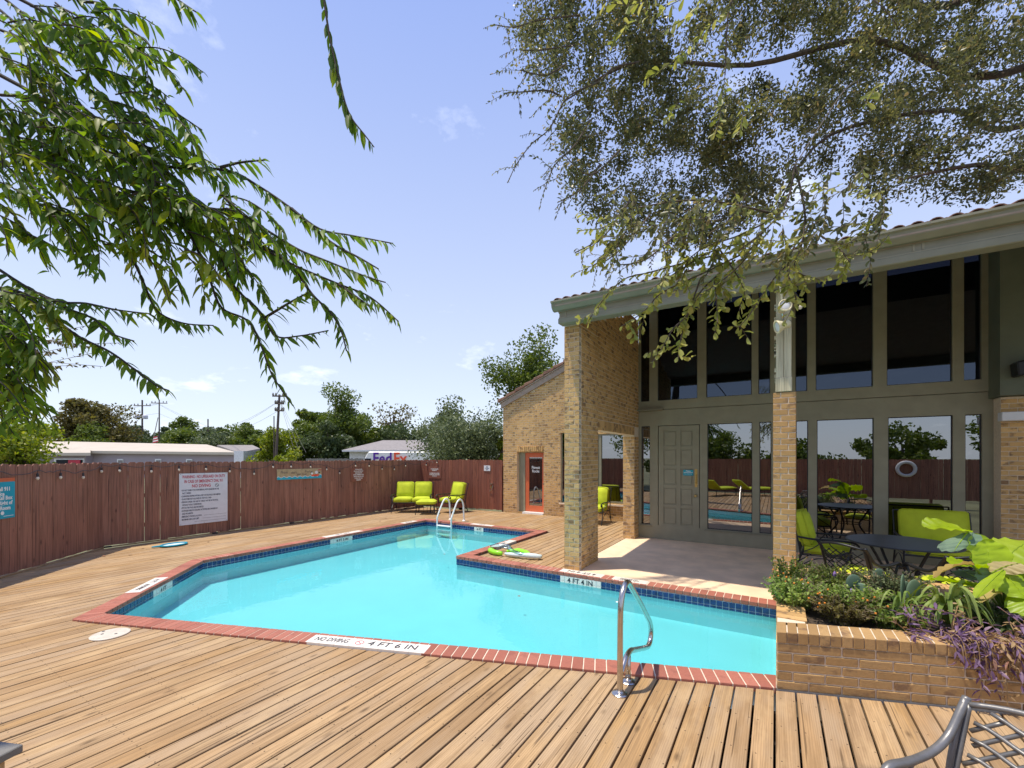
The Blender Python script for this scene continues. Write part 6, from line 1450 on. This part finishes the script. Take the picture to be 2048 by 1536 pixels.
# things seen in the glass
for x_, y_, rz_, lb_ in ((-2.3, -2.6, .5, 'lime chaise lounge mirrored nearest the panelled door'), (-.9, -3.2, .9, 'lime chaise lounge mirrored nearest the golden pillar')):
    r = thing('chaise_lounge', lb_, 'chaise lounge', (x_, y_, 0), rz_, 'lime chaise lounges behind the camera'); Lc = Local(r)
    put_mesh(cushion_mesh(.62, 1.25, .10), 'seat_cushion', r, (0, -.2, .36)); put_mesh(cushion_mesh(.62, .72, .10), 'back_cushion', r, (0, .70, .55), (R(38), 0, 0))
    mb = MB(); mb.tube([(-.32, -.85, .29), (.32, -.85, .29), (.32, .9, .29), (-.32, .9, .29)], .015, 6, closed=True); Lc.add(mb, 'frame', M['blackmetal'])
    for sx in (-.3, .3):
        for sy in (-.75, .8): Lc.add(MB().tube([(sx, sy, 0), (sx, sy, .29)], .014, 6), 'leg', M['blackmetal'])
lr = thing('ring_buoy', 'white ring buoy hanging on the fence behind the camera', 'ring buoy', (4.9, -4.8, 1.35))
MB().tube([(4.9 + .3 * math.cos(t), -4.80, 1.35 + .3 * math.sin(t)) for t in [2 * math.pi * k / 28 for k in range(28)]], .07, 10, closed=True).build('ring', M['white'], lr, smooth=True)

# ------------------------------------------------------------------ planter plants
ZS = .42
def bushy(name, label, cat, c, ext, n, L, W, mat, stems=10, dz=.3, group=None, mats=None, flowers=None, seed=0):
    """loose shrub: leaves on many thin stems that start near c and spread"""
    r = thing(name, label, cat, c, group=group); c = Vector(c); lfz = Leafer(); mb = MB(); tips = []
    for k in range(int(stems * 2.3)):
        a = rng.uniform(0, 2 * math.pi); rr = rng.uniform(.2, 1) ; e = c + Vector((ext[0] * rr * math.cos(a), ext[1] * rr * math.sin(a), ext[2] * rng.uniform(.5, 1)))
        s = c + Vector((ext[0] * .45 * math.cos(a) * rng.uniform(0, 1), ext[1] * .45 * math.sin(a) * rng.uniform(0, 1), 0)); m_ = s.lerp(e, .55) + Vector((0, 0, ext[2] * .18)); pa = spline([s, m_, e], 5)
        mb.tube(pa, .0022, 4); lfz.along(pa, .011, L * 1.1, W * 1.1, droop=.1, jitter=.8); tips.append(e)
    mb.build('stems', M['barklight'], r); place(lfz.mesh('leaves', .15, .1), 'leaves', M[mat], r)
    if flowers:
        fm = MB(); 
        for e in tips[::7]: fm.lathe(e, [(.003, -.005), (.009, .0), (.008, .008), (.002, .011)], 7)
        fm.build('flowers', M[flowers], r)
    return r
fgp = 'shrubs filling the front of the planter'
bushy('lantana', 'leafy orange-flowered shrub hanging over the left end of the planter', 'shrub', (.14, 5.05, .42), (.30, .42, .30), 380, .032, .020, 'leaf_bright', 60, flowers='flower', group=fgp)
bushy('lantana', 'russet-tinged shrub spilling along the planter rim', 'shrub', (.50, 4.85, .42), (.32, .34, .22), 420, .030, .019, 'leaf_olive', 60, flowers='flower', group=fgp)
bushy('shrub', 'fresh green low shrub at the middle of the planter', 'shrub', (.62, 5.15, .42), (.32, .35, .26), 420, .036, .024, 'leaf_bright', 60, group=fgp)
bushy('shrub', 'dense small-leaved shrub against the back rim of the planter', 'shrub', (.55, 5.85, .42), (.38, .4, .28), 420, .030, .019, 'leaf_green', 70, group=fgp)
bushy('shrub', 'trailing green shrub over the rim beside the purple plants', 'shrub', (.86, 4.85, .42), (.26, .22, .20), 300, .038, .027, 'leaf_bright', 40, group=fgp)
bushy('shrub', 'pale feathery shrub behind the agave', 'shrub', (1.0, 5.75, .42), (.4, .35, .30), 380, .030, .018, 'leaf_greygreen', 60, group=fgp)
bushy('shrub', 'dark low foliage behind the strap-leaved clump', 'shrub', (1.6, 5.5, .40), (.55, .4, .18), 420, .040, .022, 'leaf_dark', 70, group=fgp)
bushy('lantana', 'tall arching sprigs at the pool end of the planter', 'shrub', (.10, 5.35, .46), (.22, .25, .42), 150, .034, .022, 'leaf_green', 16, flowers='red_tip', group=fgp)
# broad leaves
def broad_leaf(root, base, tip, width, mat, droop=.25, name='leaf', roll=0.0, nseg=14, stalk=None, fold=.25, side=None):
    base, tip = Vector(base), Vector(tip); ax = tip - base; L = ax.length; d = ax.normalized(); s = side.normalized() if side else d.cross(Vector((0, 0, 1))).normalized()
    s = (Matrix.Rotation(roll, 3, d) @ s); up = s.cross(d); mb = MB(); vs = []; W = []
    for i in range(nseg + 1):
        t = i / nseg; c = base + d * L * t + Vector((0, 0, -droop * L * (t ** 2))) + Vector((0, 0, droop * L * t * .9)); wv = width * (math.sin(math.pi * min(1, t * .93 + .04)) ** .75)
        for j, k in enumerate((-1, -.5, 0, .5, 1)):
            rip = .05 * width * math.sin(i * 1.9 + j * 1.7 + L * 37) * abs(k) + .02 * width * math.sin(i * 2.3)
            vs.append(c + s * wv * .5 * k + up * (wv * fold * (abs(k) ** 1.3) * .5 + rip))
    fs = []
    for i in range(nseg):
        for j in range(4): fs.append((i * 5 + j, i * 5 + j + 1, (i + 1) * 5 + j + 1, (i + 1) * 5 + j))
    mb.add(vs, fs); o = mb.build(name, M[mat], root, smooth=True)
    mid = MB(); mid.tube([Vector(vs[i * 5 + 2]) - up * .002 for i in range(nseg + 1)], [.006 * (1 - .8 * i / nseg) for i in range(nseg + 1)], 5); mid.build('midrib', M['leaf_banana'], o)
    if stalk is not None: MB().tube(spline([Vector(stalk), Vector(stalk).lerp(base, .6) + Vector((0, 0, .04)), base]), .009, 6).build('stalk', M['leaf_bright'], root, smooth=True)
    return o
bn = thing('broad_leaved_plant', 'tall plant with huge lime green paddle leaves in the planter', 'plant', (1.85, 5.75, .42))
st_ = (1.80, 5.75, .42)
def PL_(u, v, d): return P(u, v, d)
specs = [((1935, 1068, 3.9), (1800, 1060, 4.0), .0), ]
L_ = [  # base uv d, tip uv d, width, mat, roll, droop
    ((1936, 1062, 4.0), (1850, 1053, 4.2), .24, 'leaf_banana', .2, .35), ((1935, 1065, 4.0), (1908, 1102, 3.9), .26, 'leaf_pale', .9, .1),
    ((1975, 1150, 3.85), (1948, 1066, 4.0), .25, 'leaf_banana', .6, .15), ((1985, 1155, 3.75), (1972, 1078, 3.85), .22, 'leaf_banana', .25, .1),
    ((1960, 1140, 3.8), (1905, 1130, 3.7), .22, 'leaf_banana', .5, .3), ((1945, 1130, 3.6), (1868, 1152, 3.5), .13, 'leaf_wither', .9, .35),
    ((1955, 1175, 3.7), (1858, 1158, 3.8), .18, 'leaf_banana', .6, .15), ((2010, 1120, 3.8), (2060, 1082, 3.9), .30, 'leaf_banana', .9, .3),
    ((1985, 1145, 3.6), (2040, 1125, 3.5), .16, 'leaf_wither', .8, .3), ((2000, 1140, 3.6), (2050, 1195, 3.4), .20, 'leaf_banana', .7, .25),
    ((2005, 1140, 3.5), (1952, 1195, 3.4), .12, 'leaf_banana', 1.0, .1), ((2020, 1165, 3.6), (1960, 1205, 3.5), .10, 'leaf_wither', .6, .1),
    ((1975, 1130, 3.7), (1988, 1175, 3.6), .16, 'leaf_pale', .5, .1), ((2000, 1150, 3.9), (2070, 1150, 3.8), .26, 'leaf_banana', .9, .2), ((1970, 1165, 3.9), (1925, 1140, 4.0), .24, 'leaf_pale', 1.0, .1), ((2030, 1180, 3.5), (2075, 1230, 3.3), .20, 'leaf_banana', .9, .2), ((2010, 1165, 4.0), (2045, 1120, 4.1), .24, 'leaf_banana', 1.2, .1)]
for b0, t0_, wd, mt, rl, dp in L_:
    broad_leaf(bn, P(*b0), P(*t0_), wd * 1.35, mt, dp, roll=rl - .5, stalk=st_, side=RT if abs(t0_[1] - b0[1]) > abs(t0_[0] - b0[0]) else FW)
# strap-leaved clump
def straps(name, label, cat, c, n, L, W, mat, spread=1.0, lift=.9, group=None, cols=None):
    r = thing(name, label, cat, c, group=group); c = Vector(c)
    for k in range(n):
        a = 2 * math.pi * k / n + rng.uniform(-.2, .2); l = L * rng.uniform(.6, 1.1); ds = spread * rng.uniform(.5, 1.1); h = lift * rng.uniform(.5, 1)
        p1_ = c + Vector((math.cos(a) * .012, math.sin(a) * .012, .0)); pts = spline([p1_, c + Vector((math.cos(a) * l * .35 * ds, math.sin(a) * l * .35 * ds, l * .42 * h)), c + Vector((math.cos(a) * l * .75 * ds, math.sin(a) * l * .75 * ds, l * .42 * h * .9)), c + Vector((math.cos(a) * l * ds, math.sin(a) * l * ds, l * .12 * h))], 3)
        sd = Vector((-math.sin(a), math.cos(a), 0)); vs = []; m_ = len(pts)
        for i, q in enumerate(pts):
            w_ = W * (math.sin(math.pi * (.12 + .88 * i / (m_ - 1)) ** .9) ** .6 if i < m_ - 1 else .02) * .5; vs += [q - sd * w_ + Vector((0, 0, w_ * .4)), q, q + sd * w_ + Vector((0, 0, w_ * .4))]
        mb = MB(); mb.add(vs, [(3 * i + j, 3 * i + j + 1, 3 * i + 4 + j, 3 * i + 3 + j) for i in range(m_ - 1) for j in (0, 1)]); mb.build('leaf', M[mat if not cols or rng.random() < .75 else cols], r)
    return r
straps('strap_leaf_clump', 'spiky clump of arching green strap leaves in the planter', 'plant', (1.22, 4.98, .50), 50, .42, .034, 'leaf_bright', .95, 1.9, cols='leaf_green')
straps('strap_leaf_clump', 'smaller arching strap plant with pale tips beside the purple plants', 'plant', (.93, 5.0, .50), 16, .30, .018, 'leaf_bright', 1.0, 1.9)
straps('strap_leaf_clump', 'dark strap leaves behind the spiky clump at the right', 'plant', (1.62, 5.1, .43), 26, .34, .020, 'leaf_dark', 1.1, .7)
# cactus pads
cp = thing('prickly_pear', 'blue-green prickly pear with flat oval pads', 'cactus', (.95, 5.5, .42))
def pad(c, h, w_, rz, tilt=0):
    bm = bmesh.new(); bmesh.ops.create_uvsphere(bm, u_segments=16, v_segments=10, radius=.5); bmesh.ops.scale(bm, vec=(w_, .028, h), verts=bm.verts)
    for v in bm.verts: v.co.x *= 1 - .25 * (-(v.co.z / h))
    bmesh.ops.rotate(bm, verts=bm.verts, matrix=Matrix.Rotation(tilt, 3, 'Y')); bmesh.ops.rotate(bm, verts=bm.verts, matrix=Matrix.Rotation(rz, 3, 'Z')); bmesh.ops.translate(bm, verts=bm.verts, vec=c)
    me = bpy.data.meshes.new('pad'); bm.to_mesh(me); bm.free(); me.shade_smooth(); place(me, 'pad', M['leaf_pale'], cp)
for c, h, w_, rz_, ti in (((.64, 5.35, .66), .17, .13, .4, .2), ((.70, 5.32, .60), .15, .11, -.3, -.2), ((1.02, 5.42, .66), .25, .12, 1.2, .05), ((1.09, 5.40, .63), .24, .13, .5, .15), ((.93, 5.9, .60), .24, .12, .3, -.1), ((1.05, 5.5, .64), .13, .09, .6, .3)): pad(c, h, w_, rz_, ti)
# purple trailing plant on the rim
pu = thing('purple_heart', 'purple trailing plant spilling over the planter rim', 'plant', (1.25, 4.8, .45)); lp = Leafer(); ls2 = Leafer(); mb = MB()
for k in range(150):
    s = 1.02 + 2.0 * rng.random()**.9; b0 = p0 + pdir * s - pn * rng.uniform(.02, .26); over = rng.random() < (.62 if s > 1.25 else .25)
    a = Vector((b0.x, b0.y, .475 + rng.uniform(0, .04)))
    if over:
        e2 = p0 + pdir * (s + rng.uniform(-.1, .12)) + pn * rng.uniform(.02, .06); pts = [a, Vector((e2.x - pn.x * .06, e2.y - pn.y * .06, .51 + rng.uniform(0, .03))), Vector((e2.x, e2.y, .47)), Vector((e2.x + pn.x * .02, e2.y + pn.y * .02, .47 - rng.uniform(.03, .40) * (1 if s > 1.3 else .5)))]
    else: pts = [a, a + Vector(rng.normal(size=3) * .07) + Vector((0, 0, .04)), a + Vector(rng.normal(size=3) * .12) + Vector((0, 0, .07))]
    pa = spline(pts, 4); mb.tube(pa, .003, 4); (lp if rng.random() < (.85 if s < 1.35 else .5) else ls2).along(pa, .026, .080, .021, droop=.3, jitter=.6)
mb.build('stems', M['leaf_straw'], pu); place(lp.mesh('leaves', .3, .2), 'leaves', M['leaf_purple'], pu); place(ls2.mesh('leaves', .2, .3), 'dry_leaves', M['leaf_straw'], pu)
fl_ = thing('lavender_sprigs', 'lavender flower heads among the planter shrubs', 'flowers', (.6, 5.4, .5))
for c in ((.55, 5.95, .56), (.62, 5.30, .55), (.59, 5.2, .52), (.98, 5.15, .55)):
    MB().tube([(c[0], c[1], .42), c], .003, 5).build('stem', M['leaf_bright'], fl_); MB().lathe(c, [(.003, -.01), (.016, .01), (.018, .03), (.010, .055), (.002, .065)], 8).build('flower_head', M['lavender'], fl_)
# white stones
for c, s, lb_ in (((.16, 5.55, .50), .075, 'largest white stone on the pool end of the planter rim'), ((.21, 5.43, .49), .055, 'second largest white stone, in front of the largest one'), ((.12, 5.40, .485), .045, 'small white stone nearest the pool on the planter rim'), ((.25, 5.60, .49), .04, 'smallest white stone, farthest from the pool on the planter rim')):
    bm = bmesh.new(); bmesh.ops.create_icosphere(bm, subdivisions=2, radius=s)
    for v in bm.verts: v.co *= 1 + random.uniform(-.22, .22); v.co.z *= .72
    me = bpy.data.meshes.new('white_stone'); bm.to_mesh(me); bm.free(); me.materials.append(M['rock']); o = bpy.data.objects.new('white_stone', me); C.objects.link(o); o.location = (c[0], c[1], c[2] + .01); tag(o, lb_, 'stone', 'white stones on the planter rim')
# dead leaves on the deck
for x_, y_, lb_ in ((-3.2, 5.4, 'tiny dark leaf floating in the middle of the pool'), (-1.9, 5.9, 'tiny pale bubble floating near the depth marker'), (-4.6, 6.9, 'tiny dark leaf floating near the inner pool corner')):
    if y_ > 6.3: x_ = -5.9
    mb = MB(); mb.lathe((x_, y_, WZ + .002), [(.022, 0), (.016, .004)], 6); o = mb.build('floating_leaf', M['red_tip'] if 'dark' in lb_ else M['white']); tag(o, lb_, 'leaf', 'specks floating on the pool')
for x_, y_, lb_ in ((-11.1, 3.55, 'curled brown leaf nearest the bend of the fence'), (-10.6, 3.2, 'curled brown leaf on the deck between the fence bend and the pool corner'), (-10.9, 2.9, 'curled brown leaf lowest of those near the fence bend'), (-10.75, 4.6, 'curled brown leaf just beyond the turquoise skimmer net'),
        (-11.35, 6.6, 'curled brown leaf close under the wooden sign'), (-10.2, 9.2, 'curled brown leaf in front of the lime loveseat'), (-9.9, 8.7, 'curled brown leaf between the footstool and the pool edge'), (-6.3, 10.2, 'curled brown leaf behind the far pool edge marker'), (-7.4, 11.0, 'curled brown leaf on the deck before the orange door')):
    mb = MB(); a = random.uniform(0, 6); dx, dy = math.cos(a) * .05, math.sin(a) * .05; mb.add([(x_ - dx, y_ - dy, .006), (x_ + dy * .5, y_ - dx * .5, .012), (x_ + dx, y_ + dy, .02), (x_ - dy * .5, y_ + dx * .5, .010)], [(0, 1, 2), (0, 2, 3)])
    o = mb.build('dead_leaf', M['red_tip']); tag(o, lb_, 'leaf', 'dead leaves on the deck')
